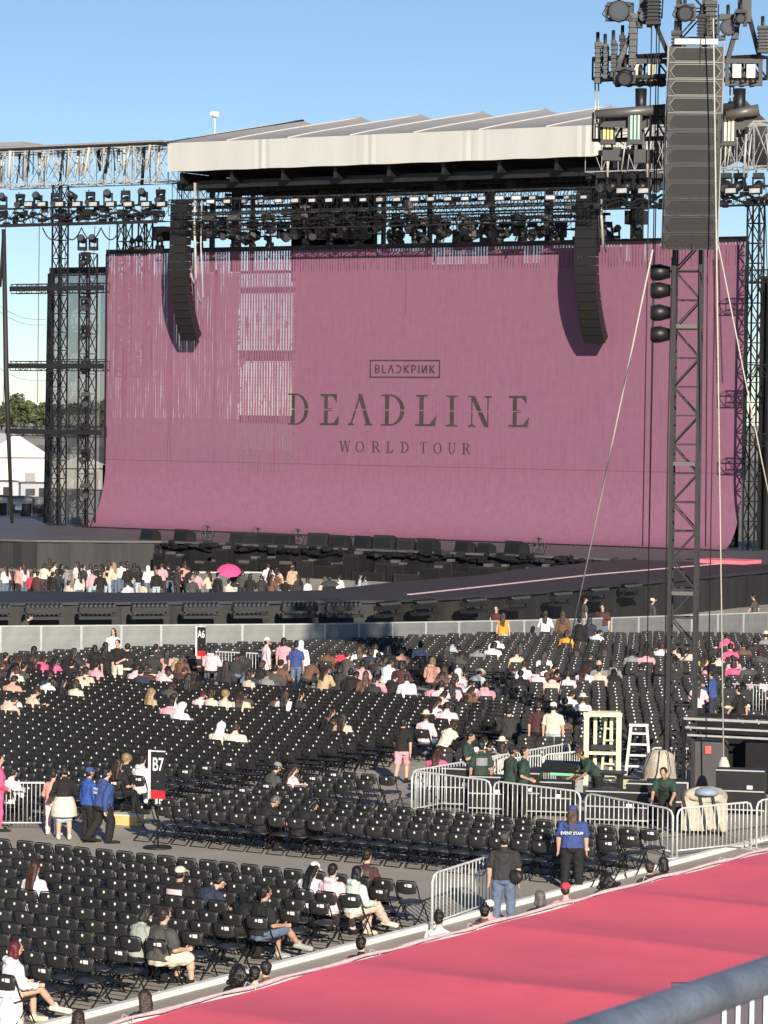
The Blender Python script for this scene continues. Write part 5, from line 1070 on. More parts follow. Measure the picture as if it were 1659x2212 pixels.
def pose(kind):
    """joints of a 1.70 m figure, facing +Y, standing on z = 0 (or seated at the chair's origin)"""
    J = {}; fat = 1.0
    if kind.endswith("_big"): kind = kind[:-4]; fat = 1.38
    elif kind.endswith("_mid"): kind = kind[:-4]; fat = 1.17
    J["fat"] = fat
    lean = {'sit': .08, 'sit_lean': .55, 'sit_phone': .22, 'sit_cross': .12, 'stand': .02, 'stand_arms': .03, 'walk': .1, 'lean': .75, 'stand_turn': .0, 'crouch': .5}[kind]
    sit = kind.startswith('sit') or kind == 'crouch'
    hz = .545 if sit else .92
    if kind == 'crouch': hz = .42
    if kind == 'lean': hz = .88
    pel = np.array([0, -.06 if sit else 0, hz]); sp = np.array([0, math.sin(lean), math.cos(lean)]); fw = np.array([0, math.cos(lean), -math.sin(lean)])
    J['pel'] = pel; J['sp'] = sp; J['fw'] = fw; ch = pel+sp*.47; J['ch'] = ch
    hl = lean*(1.15 if kind in ('sit_lean', 'sit_phone') else .5)+(.25 if kind in ('sit_phone', 'sit_lean', 'stand_arms') else 0)
    hs = np.array([0, math.sin(hl), math.cos(hl)]); hf = np.array([0, math.cos(hl), -math.sin(hl)])
    J['hs'], J['hf'] = hs, hf; J['neck'] = ch+sp*.05; J['hd'] = ch+sp*.07+hs*.17+hf*.02
    for s_, k in ((-1, 'L'), (1, 'R')):
        S_ = np.array([s_, 0, 0]); sh = ch+S_*.178*(1+(fat-1)*.4)-sp*.05; hip = pel+S_*.09*(1+(fat-1)*.6)-sp*.01
        J['sh'+k], J['hip'+k] = sh, hip
        if kind in ('sit', 'sit_cross'): el = sh+N3([s_*.3, .15, -1])*.28; wr = el+N3([-s_*.25, 1, -.1])*.24
        elif kind == 'sit_phone': el = sh+N3([s_*.25, .35, -1])*.28; wr = el+N3([-s_*.55, 1, .35])*.24
        elif kind == 'sit_lean': el = sh+N3([s_*.2, .45, -1])*.28; wr = el+N3([-s_*.4, .9, -.2])*.24
        elif kind == 'crouch': el = sh+N3([s_*.2, .6, -.8])*.28; wr = el+N3([-s_*.4, .9, -.1])*.24
        elif kind == 'stand': el = sh+N3([s_*.22, -.03, -1])*.29; wr = el+N3([s_*.02, .18, -1])*.25
        elif kind == 'stand_turn': el = sh+N3([s_*.25, -.1, -1])*.29; wr = el+N3([-s_*.55, .7, -.35])*.25
        elif kind == 'stand_arms': el = sh+N3([s_*.35, .25, -1])*.29; wr = el+N3([-s_*.45, 1, .55])*.25
        elif kind == 'walk': el = sh+N3([s_*.2, -s_*.5, -1])*.29; wr = el+N3([0, .3-s_*.3, -1])*.25
        elif kind == 'lean': el = sh+N3([s_*.25, .45, -1])*.29; wr = el+N3([-s_*.1, .8, -.55])*.25
        J['el'+k], J['wr'+k] = el, wr
        if kind == 'crouch': kn = hip+N3([s_*.3, 1, .35])*.42; an = kn+N3([0, -.45, -1])*.38
        elif sit:
            kn = hip+N3([s_*.18, 1, -.06])*.44; an = np.array([kn[0], kn[1]+.03, .09])
            if kind == 'sit_cross' and s_ == 1: kn = hip+N3([.05, 1, .12])*.45; an = kn+N3([-.1, .62, -.78])*.40
            if kind == 'sit_lean': an = np.array([kn[0], kn[1]-.1, .09])
        elif kind == 'walk': kn = hip+N3([0, .28*s_+.06, -1])*.42; an = kn+N3([0, -.12 if s_ == 1 else -.75, -1])*.41
        else: kn = hip+N3([s_*.05, .03, -1])*.42; an = kn+N3([s_*.03, -.06, -1])*.41
        J['kn'+k], J['an'+k] = kn, an
        td = np.array([s_*.18, 1, -.22 if an[2] < .2 else -.3]); J['to'+k] = an+N3(td)*.19-np.array([0, 0, .015])
    lo = min(J['anL'][2], J['anR'][2])-.085
    if not sit:
        for k in J:
            if k not in ('sp', 'fw', 'hs', 'hf', 'fat'): J[k] = J[k]-np.array([0, 0, lo])
    return J
def torso_rings(J, infl, z0=-.1, z1=.49, hem=0.0):
    X = np.array([1., 0, 0]); out = []
    tab = [(-.14, .135, .1, 0), (-.05, .165, .118, -.005), (.08, .152, .11, 0), (.2, .138, .1, .01), (.32, .165, .115, .01), (.42, .172, .105, 0), (.46, .15, .085, -.005), (.5, .07, .06, 0)]
    for t_, rx, ry, oy in tab:
        if t_ < z0 or t_ > z1: continue
        e = hem*max(0, .25-t_); ft = J['fat'] if t_ < .49 else 1; rx, ry = rx*(1+(ft-1)*(.9 if t_ < .38 else .45))*(1 if t_ < .4 else .93), ry*ft*(1.12 if ft > 1.2 and t_ < .33 else 1); c = J['pel']+J['sp']*t_+J['fw']*oy; out.append([c+X*(rx+infl+e)*math.cos(a)+J['fw']*(ry+infl+e)*math.sin(a) for a in [2*math.pi*i/16 for i in range(16)]])
    return out
def body_mesh(J, name):
    m = MB(); X = np.array([1., 0, 0]); m.loft(torso_rings(J, 0)); 
    m.cap(J['neck']-J['sp']*.05, J['hd']-J['hs']*.06, .06, .055)
    H, hs, hf = J['hd'], J['hs'], J['hf']; ax = [X, hf, hs]
    m.ell(H+hs*.015, (.076, .096, .108), ax, 16, 12); m.ell(H-hs*.06+hf*.025, (.056, .066, .062), ax, 12, 8)           # skull, jaw
    m.cap(H+hf*.092+hs*.02, H+hf*.112-hs*.025, .012, .017); m.cap(H+hf*.083-hs*.062-X*.02, H+hf*.083-hs*.062+X*.02, .012, .012); m.cap(H+hf*.086+hs*.035-X*.035, H+hf*.086+hs*.035+X*.035, .013, .013)
    for s_, k in ((-1, 'L'), (1, 'R')):
        m.ell(H+X*s_*.078-hf*.01-hs*.005, (.014, .022, .032), ax, 8, 6)
        sh, el, wr = J['sh'+k], J['el'+k], J['wr'+k]; m.cap(J['ch']-J['sp']*.03+X*s_*.08, sh, .068, .056); m.cap(sh, el, .053*J['fat'], .041*J['fat']); m.cap(el, wr, .042*J['fat'], .03)
        d = N3(wr-el); S_ = N3(np.cross(d, X*s_+np.array([0, .3, .3]))); 
        palm = wr+d*.05; m.cap(wr, wr+d*.075, .03, .036, 10, .5, S_)
        cur = N3(np.cross(S_, d))
        for i, (o, L) in enumerate(((-.03, .062), (-.01, .075), (.011, .07), (.03, .055))):
            b = wr+d*.085+S_*o; q = b+N3(d+cur*.25)*L*.55; m.cap(b, q, .0105, .0095, 6); m.cap(q, q+N3(d+cur*.9)*L*.5, .0095, .008, 6)
        b = wr+d*.03-S_*.03; q = b+N3(d*.8-S_*.8)*.045; m.cap(b, q, .013, .011, 6); m.cap(q, q+N3(d-S_*.15)*.035, .011, .009, 6)
        hip, kn, an, to = J['hip'+k], J['kn'+k], J['an'+k], J['to'+k]; m.cap(hip, kn, .088*J['fat'], .06*(J['fat']*.5+.5)); m.cap(kn, kn*.6+an*.4, .058, .06*(J['fat']*.5+.5)); m.cap(kn*.62+an*.38, an, .058, .038); m.cap(an, to, .04, .034)
    return remesh(m, name, MT['skin'], .0105, 2)
def top_mesh(J, name, sleeve, hem=.0, z0=-.12, infl=.034):
    F = J['fat']; m = MB(); m.loft(torso_rings(J, infl, z0, .5, hem)); X = np.array([1., 0, 0])
    for s_, k in ((-1, 'L'), (1, 'R')):
        sh, el, wr = J['sh'+k], J['el'+k], J['wr'+k]; m.cap(J['ch']-J['sp']*.035+X*s_*.06, sh, .085, .072)
        if sleeve == 'short': m.cap(sh, sh*.34+el*.66, .074*F, .074*F)
        elif sleeve == 'long': m.cap(sh, el, .075*F, .066*F); m.cap(el, wr*.93+el*.07, .068*F, .052)
        elif sleeve == 'hood': m.cap(sh, el, .085, .074); m.cap(el, wr, .074, .056)
    if sleeve == 'hood': m.cap(J['ch']+J['sp']*.05-J['fw']*.09-X*.06, J['ch']+J['sp']*.05-J['fw']*.09+X*.06, .065, .065)
    m.cap(J['ch'], J['ch']+J['sp']*.055, .085, .066)
    return remesh(m, name, MT['cloth'], .014, 2, wr=.045)
def bottom_mesh(J, name, kind):
    F = J['fat']; m = MB(); m.loft(torso_rings(J, .014, -.15, .1)); X = np.array([1., 0, 0])
    if kind == 'skirt':
        c = J['pel']; 
        if J['knL'][2] > .5: m.loft([[c+np.array([0, 0, 1.])*dz+X*rx*math.cos(a)+np.array([0, ry, 0])*math.sin(a) for a in [2*math.pi*i/18 for i in range(18)]] for dz, rx, ry in ((.06, .17, .125), (-.12, .22, .17), (-.42, .25+.0, .2), (-.62, .265, .21))])
        else: kn = (J['knL']+J['knR'])/2; m.cap(c-X*.08, J['knL']+X*.02, .13, .1); m.cap(c+X*.08, J['knR']-X*.02, .13, .1); m.cap(c, kn, .13, .09)
    else:
        for k in 'LR':
            hip, kn, an = J['hip'+k], J['kn'+k], J['an'+k]
            if kind == 'shorts': m.cap(hip, hip*.14+kn*.86, .108*F, .088*F)
            else: w = (1.25 if kind == 'wide' else 1.0)*F; m.cap(hip, kn, .105*F, .08*w); m.cap(kn, an*.93+kn*.07, .08*w, .062*w)
    return remesh(m, name, MT['cloth'], .014, 2, wr=.045)
def shoes_mesh(J, name):
    m = MB()
    for k in 'LR':
        an, to = J['an'+k], J['to'+k]; d = N3(to-an); dn = N3(np.array([0, 0, -1])-d*(-d[2])); m.cap(an+dn*.02-d*.035, to+d*.045, .047, .044); m.cap(an+dn*.045-d*.05, to+dn*.02+d*.055, .036, .034); m.cap(an-dn*.03-d*.01, an+dn*.02, .048, .05)
    return remesh(m, name, MT['cloth'], .014, 1)
def hair_mesh(J, name, kind):
    m = MB(); X = np.array([1., 0, 0]); H, hs, hf = J['hd'], J['hs'], J['hf']; ax = [X, hf, hs]; C = J['ch']; sp, fw = J['sp'], J['fw']
    if kind in ('short', 'long', 'bun', 'curly', 'bob'):
        m.ell(H-hf*.02+hs*.035, (.088, .1, .098), ax, 14, 10); m.ell(H-hf*.045-hs*.02, (.078, .072, .085), ax, 12, 8)
    Zd = np.array([0, 0, -1.0]); B = H-hf*.055-hs*.05; up = fw[1] > .93
    if kind in ('long', 'cap_long'):
        for i, s_ in enumerate((-1, -.4, .3, 1)):
            e = (C-fw*.14-sp*(.13+.025*i)+X*s_*.06) if up else B+Zd*.2-hf*.02+X*s_*.075
            k = J['neck']-fw*.095+X*s_*.055 if up else B*.45+e*.55; m.cap(H-hf*.05+hs*.02+X*s_*.04, k, .055, .048); m.cap(k, e, .046, .022)
    if kind == 'bob':
        for s_ in (-1, 1): m.cap(H-hf*.03+X*s_*.06, H-hf*.03-hs*.12+X*s_*.065, .04, .045)
        m.cap(H-hf*.06, H-hf*.065-hs*.13, .06, .06)
    if kind == 'bun': m.ell(H-hf*.07+hs*.12, (.05, .05, .048), ax, 10, 8)
    if kind == 'curly':
        r = random.Random(3)
        for i in range(46):
            d = N3([r.gauss(0, 1), r.gauss(-.5, .8), r.gauss(.0, .9)]); q = H+X*d[0]*.13+hf*(d[1]*.13-.03)+hs*(d[2]*.16-.05); m.ell(q, (.045, .045, .045), None, 8, 6)
        for i in range(40): q = B+Zd*r.uniform(-.02, .26)+X*r.gauss(0, .085)-hf*r.uniform(.0, .09); m.ell(q, (.042, .042, .042), None, 8, 6)
    if kind in ('cap', 'cap_long', 'hat'):
        m.ell(H-hf*.03-hs*.02, (.08, .08, .085), ax, 12, 8); m.ell(H+hs*.01-hf*.01, (.082, .095, .08), ax)
    return remesh(m, name, MT['hair'], .011 if kind != 'curly' else .016, 1, wr=.03)
def hat_mesh(J, name, kind):
    m = MB(); X = np.array([1., 0, 0]); H, hs, hf = J['hd'], J['hs'], J['hf']; ax = [X, hf, hs]
    m.ell(H+hs*.055-hf*.008, (.092, .108, .082), ax, 16, 10)
    if kind == 'hat': m.ell(H+hs*.045, (.17, .18, .018), ax, 20, 6); m.ell(H+hs*.1, (.088, .1, .07), ax, 14, 8)
    elif kind == 'hood': m.ell(H-hf*.03-hs*.01, (.112, .12, .135), ax, 14, 10); m.cap(H-hs*.1-hf*.04, J['ch']-J['fw']*.04, .1, .12)
    else: m.ell(H+hf*.14+hs*.035, (.075, .08, .014), ax, 14, 6)
    return remesh(m, name, MT['cloth'], .012, 1)
_J = {}; _M = {}
def piece(kind, part, fn):
    if kind not in _J: _J[kind] = pose(kind)
    k = (kind, part)
    if k not in _M: _M[k] = fn(_J[kind], part.split('.')[0])
    return _M[k]
C_ = dict(black=(.014, .013, .013), charcoal=(.035, .034, .034), darkgrey=(.075, .07, .062), grey=(.25, .25, .25), sage=(.36, .38, .33), white=(.8, .78, .76), cream=(.72, .65, .5), pink=(.72, .36, .4), palepink=(.8, .58, .6), hotpink=(.85, .12, .25), salmon=(.72, .36, .28), red=(.6, .05, .07), navy=(.03, .035, .06), blue=(.045, .075, .23), royal=(.035, .09, .36), denim=(.12, .16, .24), palejean=(.4, .47, .5), green=(.03, .055, .04), brown=(.16, .08, .05), tan=(.5, .36, .22), orange=(.8, .35, .04), maroon=(.08, .03, .032), mint=(.62, .68, .6), beige=(.72, .52, .4), yellow=(.7, .55, .12))
HC_ = dict(black=(.009, .008, .007), brown=(.035, .02, .013), auburn=(.05, .018, .01), red=(.11, .012, .015), blond=(.3, .2, .09), dark=(.014, .011, .009), grey=(.12, .11, .1))
SK = [(.62, .38, .27), (.5, .29, .19), (.34, .18, .1), (.68, .45, .34)]
def person(p, rz, kind, label, top='black', bottom='black', hair='dark', hk='short', sleeve='short', bk='trousers', hat=None, hatk='cap', sk=0, sc=1.0, wide=1.06, shoes='black', hem=0.0, group=None, print_=None, text=None, face=False, z=0.0, tz=.13):
    o = link('person', piece(kind, 'person', body_mesh), None, (p[0], p[1], z), rz); o.scale = (sc*wide, sc*(1+(wide-1)*.7), sc); o.color = (*SK[sk], 1); tag(o, label, 'person', group)
    cl = lambda nm, me, c: setattr(link(nm, me, o), 'color', (*c, 1))
    if top:
        key = {'short': 'shirt', 'long': 'shirt.l', 'hood': 'hoodie', 'none': 'vest'}[sleeve]; key2 = key+('.h' if hem else '')
        s_ = link(key.split('.')[0], piece(kind, key2, lambda J, n: top_mesh(J, n, sleeve, hem)), o); s_.color = (*C_[top], 1)
        J = _J[kind]
        F = J['fat']
        if print_:
            m = MB(); c = J['ch']-J['sp']*.14; b = -J['fw']; X = np.array([1., 0, 0])
            for i in range(6):
                a0, a1 = [(-1+2*(i+k)/6)*.75 for k in (0, 1)]
                q = [c+X*math.sin(a)*.19*F+b*(math.cos(a)*.125*F+.036)+J['sp']*dz for a in (a0, a1) for dz in (-.1, .09)]; q2 = [v-b*.012 for v in q]
                m.add(q+q2, [(0, 1, 3, 2), (4, 6, 7, 5), (0, 2, 6, 4), (1, 5, 7, 3)])
            m.build('back_print', MT['paint'], s_).color = (*C_[print_], 1)
        if text:
            for li, tx in enumerate(text.split('|')):
                c = J['ch']-J['sp']*(tz+.085*li)-J['fw']*(.048+.12*F*(1.06 if F > 1.2 else 1)); a = math.atan2(J['sp'][1], J['sp'][2]); text_obj(tx, .088, MT['inkwhite'], s_, tuple(c), (math.pi/2-a, 0, 0), sx=.8)
    if bottom: cl({'trousers': 'trousers', 'wide': 'trousers', 'shorts': 'shorts', 'skirt': 'skirt'}[bk], piece(kind, {'wide': 'trousers.w'}.get(bk, bk), lambda J, n: bottom_mesh(J, n, bk)), C_[bottom])
    cl('shoes', piece(kind, 'shoes', shoes_mesh), C_[shoes])
    if hair and hk: cl('hair', piece(kind, 'hair.'+(hk if not hat else ('cap_long' if hk == 'long' else 'cap')), lambda J, n: hair_mesh(J, n, hk if not hat else ('cap_long' if hk == 'long' else 'cap'))), HC_[hair])
    if hat: cl('hat' if hatk != 'hood' else 'hood', piece(kind, ('hat.' if hatk != 'hood' else 'hood.')+hatk, lambda J, n: hat_mesh(J, n, hatk)), C_[hat])
    if face:
        J = _J[kind]; m = MB()
        for s_ in (-1, 1): m.ell(J['hd']+J['hf']*.092+J['hs']*.018+np.array([s_*.033, 0, 0]), (.018, .008, .012))
        if kind not in _M.get('eyes', {}): pass
        m.build('eyes', MT['black'], o)
    return o
def seat_near(px_, py, h=1.27):
    """nearest free chair to the point where a seated head of that height shows"""
    p = onZ(px_, py, h); best = None
    for q in SEATS:
        if (q[0], q[1]) in taken: continue
        d = math.hypot(q[0]-p[0], q[1]-p[1])
        if best is None or d < best[0]: best = (d, q)
    if best is None or best[0] > 1.2: return (p[0], p[1]), R(14)
    taken.add((best[1][0], best[1][1])); return best[1][:2], best[1][2]
taken = set()
def sit(px_, py, label, kind='sit', turn=0.0, h=1.27, **kw):
    (x, y), rz = seat_near(px_, py, h); return person((x, y), rz+turn, kind, label, **kw)
def stand(px_, py, label, kind='stand', rz=None, h=1.68, **kw):
    p = onZ(px_, py, h*kw.get('sc', 1.0)); return person((p[0], p[1]), YAW*.6 if rz is None else rz, kind, label, **kw)
# ---- near block
sit(58, 1872, 'person with long brown hair and white top, alone at the left of the near block', 'sit', hair='auburn', hk='long', top='white', sleeve='long', bottom='white')
sit(397, 1875, 'person in pale cap and black tee with a pink back print', 'sit_mid', hat='cream', top='black', print_='palepink', bottom='charcoal', sk=1, wide=1.12, h=1.29)
sit(492, 1903, 'person in navy shirt leaning forward, right of the pale cap', 'sit_lean_mid', top='navy', bottom='charcoal', wide=1.15, turn=-.35, h=1.12)
sit(510, 1940, 'person with big dark curly hair leaning to the right', 'sit_lean', hk='curly', hair='dark', top='black', turn=-.5, h=1.15)
sit(560, 1922, 'person in black tee and denim shorts with one leg crossed', 'sit_cross_mid', top='black', bottom='denim', bk='shorts', shoes='sage', sk=1, wide=1.12, turn=-.45, print_=None)
sit(290, 1976, 'person in sage green sweater looking down, left of the large man', 'sit_phone', top='sage', sleeve='long', hk='bob', turn=-.3)
sit(358, 1966, 'large person in dark grey shirt and cream shorts on an end chair', 'sit_big', top='darkgrey', bottom='cream', bk='shorts', sk=0, wide=1.12, turn=-.35, h=1.32, hair='brown')
sit(24, 2050, 'person with dark red hair and white jacket, one leg crossed', 'sit_cross', hair='red', hk='bob', top='white', sleeve='hood', bottom='white', bk='skirt', shoes='cream', wide=1.12, turn=-.5, hem=.15)
sit(718, 1872, 'person in pale pink hoodie with short black hair', 'sit', top='palepink', sleeve='hood', bottom='palepink', hk='short', hair='black')
sit(740, 1872, 'person in a white cap mostly hidden beside the pink hoodie', 'sit_phone', hat='white', top='white', sleeve='long', bottom='black', hk='long', hair='black')
sit(772, 1878, 'person in mint white jacket and beige trousers with black hair', 'sit_cross', top='mint', sleeve='hood', bottom='beige', hk='bob', hair='black', shoes='cream', turn=-.35, bk='wide')
sit(797, 1845, 'person in dark jersey with pale collar in the front row of the near block', 'sit', top='maroon', bottom='black', hair='dark', print_='darkgrey')
# ---- the aisle
def at_feet(px_, py): return onZ(px_, py)[:2]
girl = person(at_feet(138, 1815), YAW+.1, 'stand_arms', 'person in black top with cream sweater tied over a pale denim skirt', top='black', bottom='palejean', bk='skirt', hk='bun', hair='black', shoes='cream', sc=.97, sleeve='long')
m = MB(); 
jj = _J['stand_arms']; c = jj['pel']
m.loft([[c+np.array([0, 0, dz])+np.array([rx*math.cos(a)*(1+.06*math.sin(3*a)), ry*math.sin(a), 0]) for a in [2*math.pi*i/18 for i in range(18)]] for dz, rx, ry in ((.12, .19, .155), (.0, .235, .19), (-.2, .285, .235), (-.36+.0, .29, .24))])
o_ = link('tied_sweater', remesh(m, 'tied_sweater', MT['cloth'], .018, 2), girl); o_.color = (*C_['cream'], 1)
person(at_feet(190, 1818), YAW-.9, 'stand', 'person in bright blue jacket and blue cap looking down in the aisle', top='royal', sleeve='long', bottom='black', hat='blue', hk='short', sk=1, sc=.97)
person(at_feet(222, 1822), YAW-1.0, 'walk_big', 'heavy person in blue sweatshirt lettered STAFF striding along the aisle', top='blue', sleeve='hood', bottom='black', hk='short', wide=1.06, sc=.99, text='EVENT|STAFF')
sit(258, 1640, 'person in black jersey with pink print sitting at the end of the left block', 'sit_cross', top='black', sleeve='long', print_='pink', bottom='black', bk='shorts', sk=1, wide=1.2, turn=-.45, shoes='white', hk='short', hair='blond')
sit(364, 1648, 'person in white jacket half hidden behind the B7 banner', 'sit', top='white', sleeve='hood', bottom='white', hk='short', hair='dark')
sit(318, 1640, 'person with long dark hair just left of the B7 banner', 'sit', top='black', hk='long', hair='brown', bottom='black')
stand(-4, 1637, 'person in magenta top cut off by the left edge of the photo', 'stand_turn', rz=YAW-1.2, top='hotpink', bottom='hotpink', sleeve='long', hair='brown', sc=1.02)
person(at_feet(113, 1804), YAW-.3, 'stand_arms', 'person in salmon shirt partly hidden behind the girl with the tied sweater', top='salmon', bottom='palepink', hk='bun', sleeve='long', sc=.86, shoes='white')
sit(82, 1668, 'person in white top seated behind the far left barrier', 'sit_phone', top='white', sleeve='long', bottom='black', hk='short')
# ---- middle block
sit(590, 1650, 'person in grey cap with a white strap over a grey shirt', 'sit_phone', hat='grey', top='darkgrey', bottom='black', turn=-.4)
sit(622, 1658, 'person with long light brown hair and a white print top beside the grey cap', 'sit_phone', top='palepink', sleeve='long', hk='long', hair='brown', turn=-.4, bottom='black')
sit(603, 1716, 'shaven person in black shirt in the middle block', 'sit_lean', top='black', hair='grey', hk='short', sk=1, turn=-.3)
sit(640, 1722, 'person in black with dark hair beside the shaven person', 'sit_lean', top='black', hk='bob', hair='black', turn=-.3)
# ---- stewards and walkers
person(at_feet(1235, 1920), YAW*.8, 'stand_mid', 'steward in blue shirt lettered EVENT STAFF, blue cap and long reddish hair', top='blue', bottom='black', hat='blue', hk='long', hair='auburn', text='EVENT STAFF', tz=.2, wide=1.14, sc=.99)
person(at_feet(1087, 1996), YAW*.9, 'stand_mid', 'person in olive cap and dark printed jersey with jeans by the lone barrier', top='charcoal', bottom='denim', hat='darkgrey', hk='short', sk=0, wide=1.1)
p = onZ(1106, 1995); m = MB(); m.ell((0, 0, 0), (.17, .1, .14), None, 14, 8); o = link('shoulder_bag', remesh(m, 'shoulder_bag', MT['black'], .015, 1, wr=.03), None, (p[0]+.16, p[1]-.17, .95)); tag(o, 'black shoulder bag at the hip of the person in the olive cap', 'bag'); m = MB(); m.tube([(-.1, .0, .12), (-.3, -.02, .5), (-.42, -.05, .62)], .018, 5); m.build('strap', MT['black'], o)
person(at_feet(868, 1692), YAW-.25, 'walk', 'person in black tee and pink shorts walking between the chairs', top='black', bottom='pink', bk='shorts', hk='short', hair='black', sc=1.0)
sit(943, 1622, 'child with long dark hair and bright pink top near the enclosure', 'sit_phone', top='hotpink', hk='long', hair='auburn', bottom='hotpink')
# ---- crew in the enclosure
gcrew = dict(top='green', bottom='black', group=None)
p = onZ(1010, 1592, 1.62); person(p, YAW-1.9, 'stand_arms', 'crew member in green shirt with folded arms at the left of the enclosure', sk=1, hk='short', **gcrew)
p = onZ(1040, 1607, 1.68); person(p, YAW+.1, 'stand', 'crew member in green shirt with white back lettering, seen from behind', sk=1, print_='grey', hk='short', hair='black', **gcrew)
p = onZ(1105, 1617, 1.68); person(p, YAW-1.0, 'stand', 'crew member in green shirt and black beanie', sk=2, hat='black', hatk='cap', **gcrew)
p = onZ(1132, 1622, 1.66); person(p, YAW-1.7, 'stand_turn', 'curly haired crew member in green shirt reaching down at the barrier', sk=1, hk='short', **gcrew)
p = onZ(1290, 1640, 1.3); person(p, YAW+1.9, 'lean', 'crew member in green shirt and dark red cap bending over a case', sk=2, hat='maroon', **gcrew)
p = onZ(1442, 1682, 1.28); person(p, YAW+math.pi-.3, 'lean', 'crew member in green shirt leaning on the barrier beside the white crate', sk=1, hk='short', hair='black', **gcrew)
# ---- far standing people
stand(205, 1399, 'person in blue jeans standing in the far aisle beside two friends', top='black', bottom='palejean', hk='bob', sc=.98, h=1.66)
stand(228, 1392, 'tall person in black standing in the far aisle with long hair down the back', top='black', bottom='black', hk='long', hair='black', sc=1.03, h=1.68)
stand(254, 1386, 'person in black tee and cream trousers facing the camera in the far aisle', rz=YAW+2.9, kind='stand_turn', top='black', bottom='cream', face=True, hk='short')
stand(245, 1362, 'person in white tee standing by the barricade, facing back', rz=YAW+3.0, kind='stand', top='white', bottom='white', hk='long', face=True)
stand(613, 1382, 'person in pink jersey with a white number standing near the far barrier', top='pink', bottom='palepink', text='13', hk='bob')
stand(640, 1390, 'person in blue shirt beside the white cloak', top='blue', bottom='denim', hk='short')
stand(650, 1388, 'person wrapped in a white hooded cloak', top='white', sleeve='hood', bottom='grey', hat='white', hatk='hood', hem=.5)
stand(575, 1383, 'person in pale pink patterned shirt with a pale hat near the far barrier', top='palepink', sleeve='long', bottom='palepink', hat='palepink', hatk='hat', rz=YAW-1.2)
stand(1072, 1313, 'person in a short top and sunglasses facing back by the barricade', rz=YAW+2.9, kind='stand_turn', top='maroon', sleeve='none', bottom='black', hk='long', hair='brown', face=True, sk=3)
stand(1087, 1327, 'person in orange halter top and jeans by the barricade', top='orange', sleeve='none', bottom='palejean', hk='long', hair='brown', sk=3)
stand(1178, 1322, 'person in white crop top with long dark hair by the barricade', top='white', sleeve='long', bottom='charcoal', hk='long', kind='stand_arms')
stand(1216, 1322, 'person in brown coat with long dark hair by the barricade', top='brown', sleeve='long', bottom='brown', hk='long', hair='brown')
stand(1252, 1338, 'person in black jacket beneath the slanting rope', top='black', sleeve='hood', bottom='black', hk='short', hair='black')
stand(1302, 1310, 'burly person in dark red tee facing back at the barricade', kind='stand_big', rz=YAW+2.8, top='maroon', bottom='denim', hk='short', face=True)
stand(1274, 1335, 'person in navy standing beside the burly one', top='navy', bottom='navy', hk='long')
stand(1508, 1472, 'person in black skirt and pale pink top with long hair by the tower', top='palepink', bottom='black', bk='skirt', hk='long', hair='brown', kind='stand_arms')
stand(1540, 1452, 'steward in blue leaning on the barrier behind the tower', top='blue', sleeve='long', bottom='navy', kind='stand_arms', rz=YAW+1.2, sk=1)
stand(1600, 1484, 'person in cream trousers walking by the barrier behind the tower', kind='walk', rz=YAW+1.0, top='black', bottom='cream', hk='short')
stand(1195, 1523, 'person in white cap and cream shirt just behind the strap bundle', top='cream', bottom='palejean', hat='white', kind='stand', wide=1.15)
stand(1163, 1520, 'person in dark patterned shirt beside the cream shirt', top='maroon', bottom='black', hk='short', hair='brown')
# crew in front of the runway skirt
def crew(px_, py, label, kind='stand', rz=None, **kw):
    p = onZ(px_, py, 1.68); q = np.array(p[:2]); return person(q, YAW if rz is None else rz, kind, label, **kw)
crew(605, 1300, 'crew member in black tee with white lettering before the runway skirt', top='black', bottom='black', print_='grey', hk='short')
crew(798, 1299, 'crew member in dark grey before the runway skirt, near its shaded corner', top='charcoal', bottom='black', hk='short')
crew(40, 1322, 'crew member in grey bending at the far left of the runway skirt', 'lean', YAW-1.3, top='darkgrey', bottom='tan', bk='shorts')
crew(1262, 1294, 'crew member in grey tee standing right of the slanting rope', top='darkgrey', bottom='black', rz=YAW-1.3)
crew(1408, 1296, 'crew member in grey hoodie with pale cap left of the tower', top='darkgrey', sleeve='hood', bottom='navy', hat='cream', rz=YAW-1.2)
crew(1632, 1286, 'crew member in grey polo at the far right of the runway', top='darkgrey', bottom='black', rz=YAW+1.2, kind='walk')
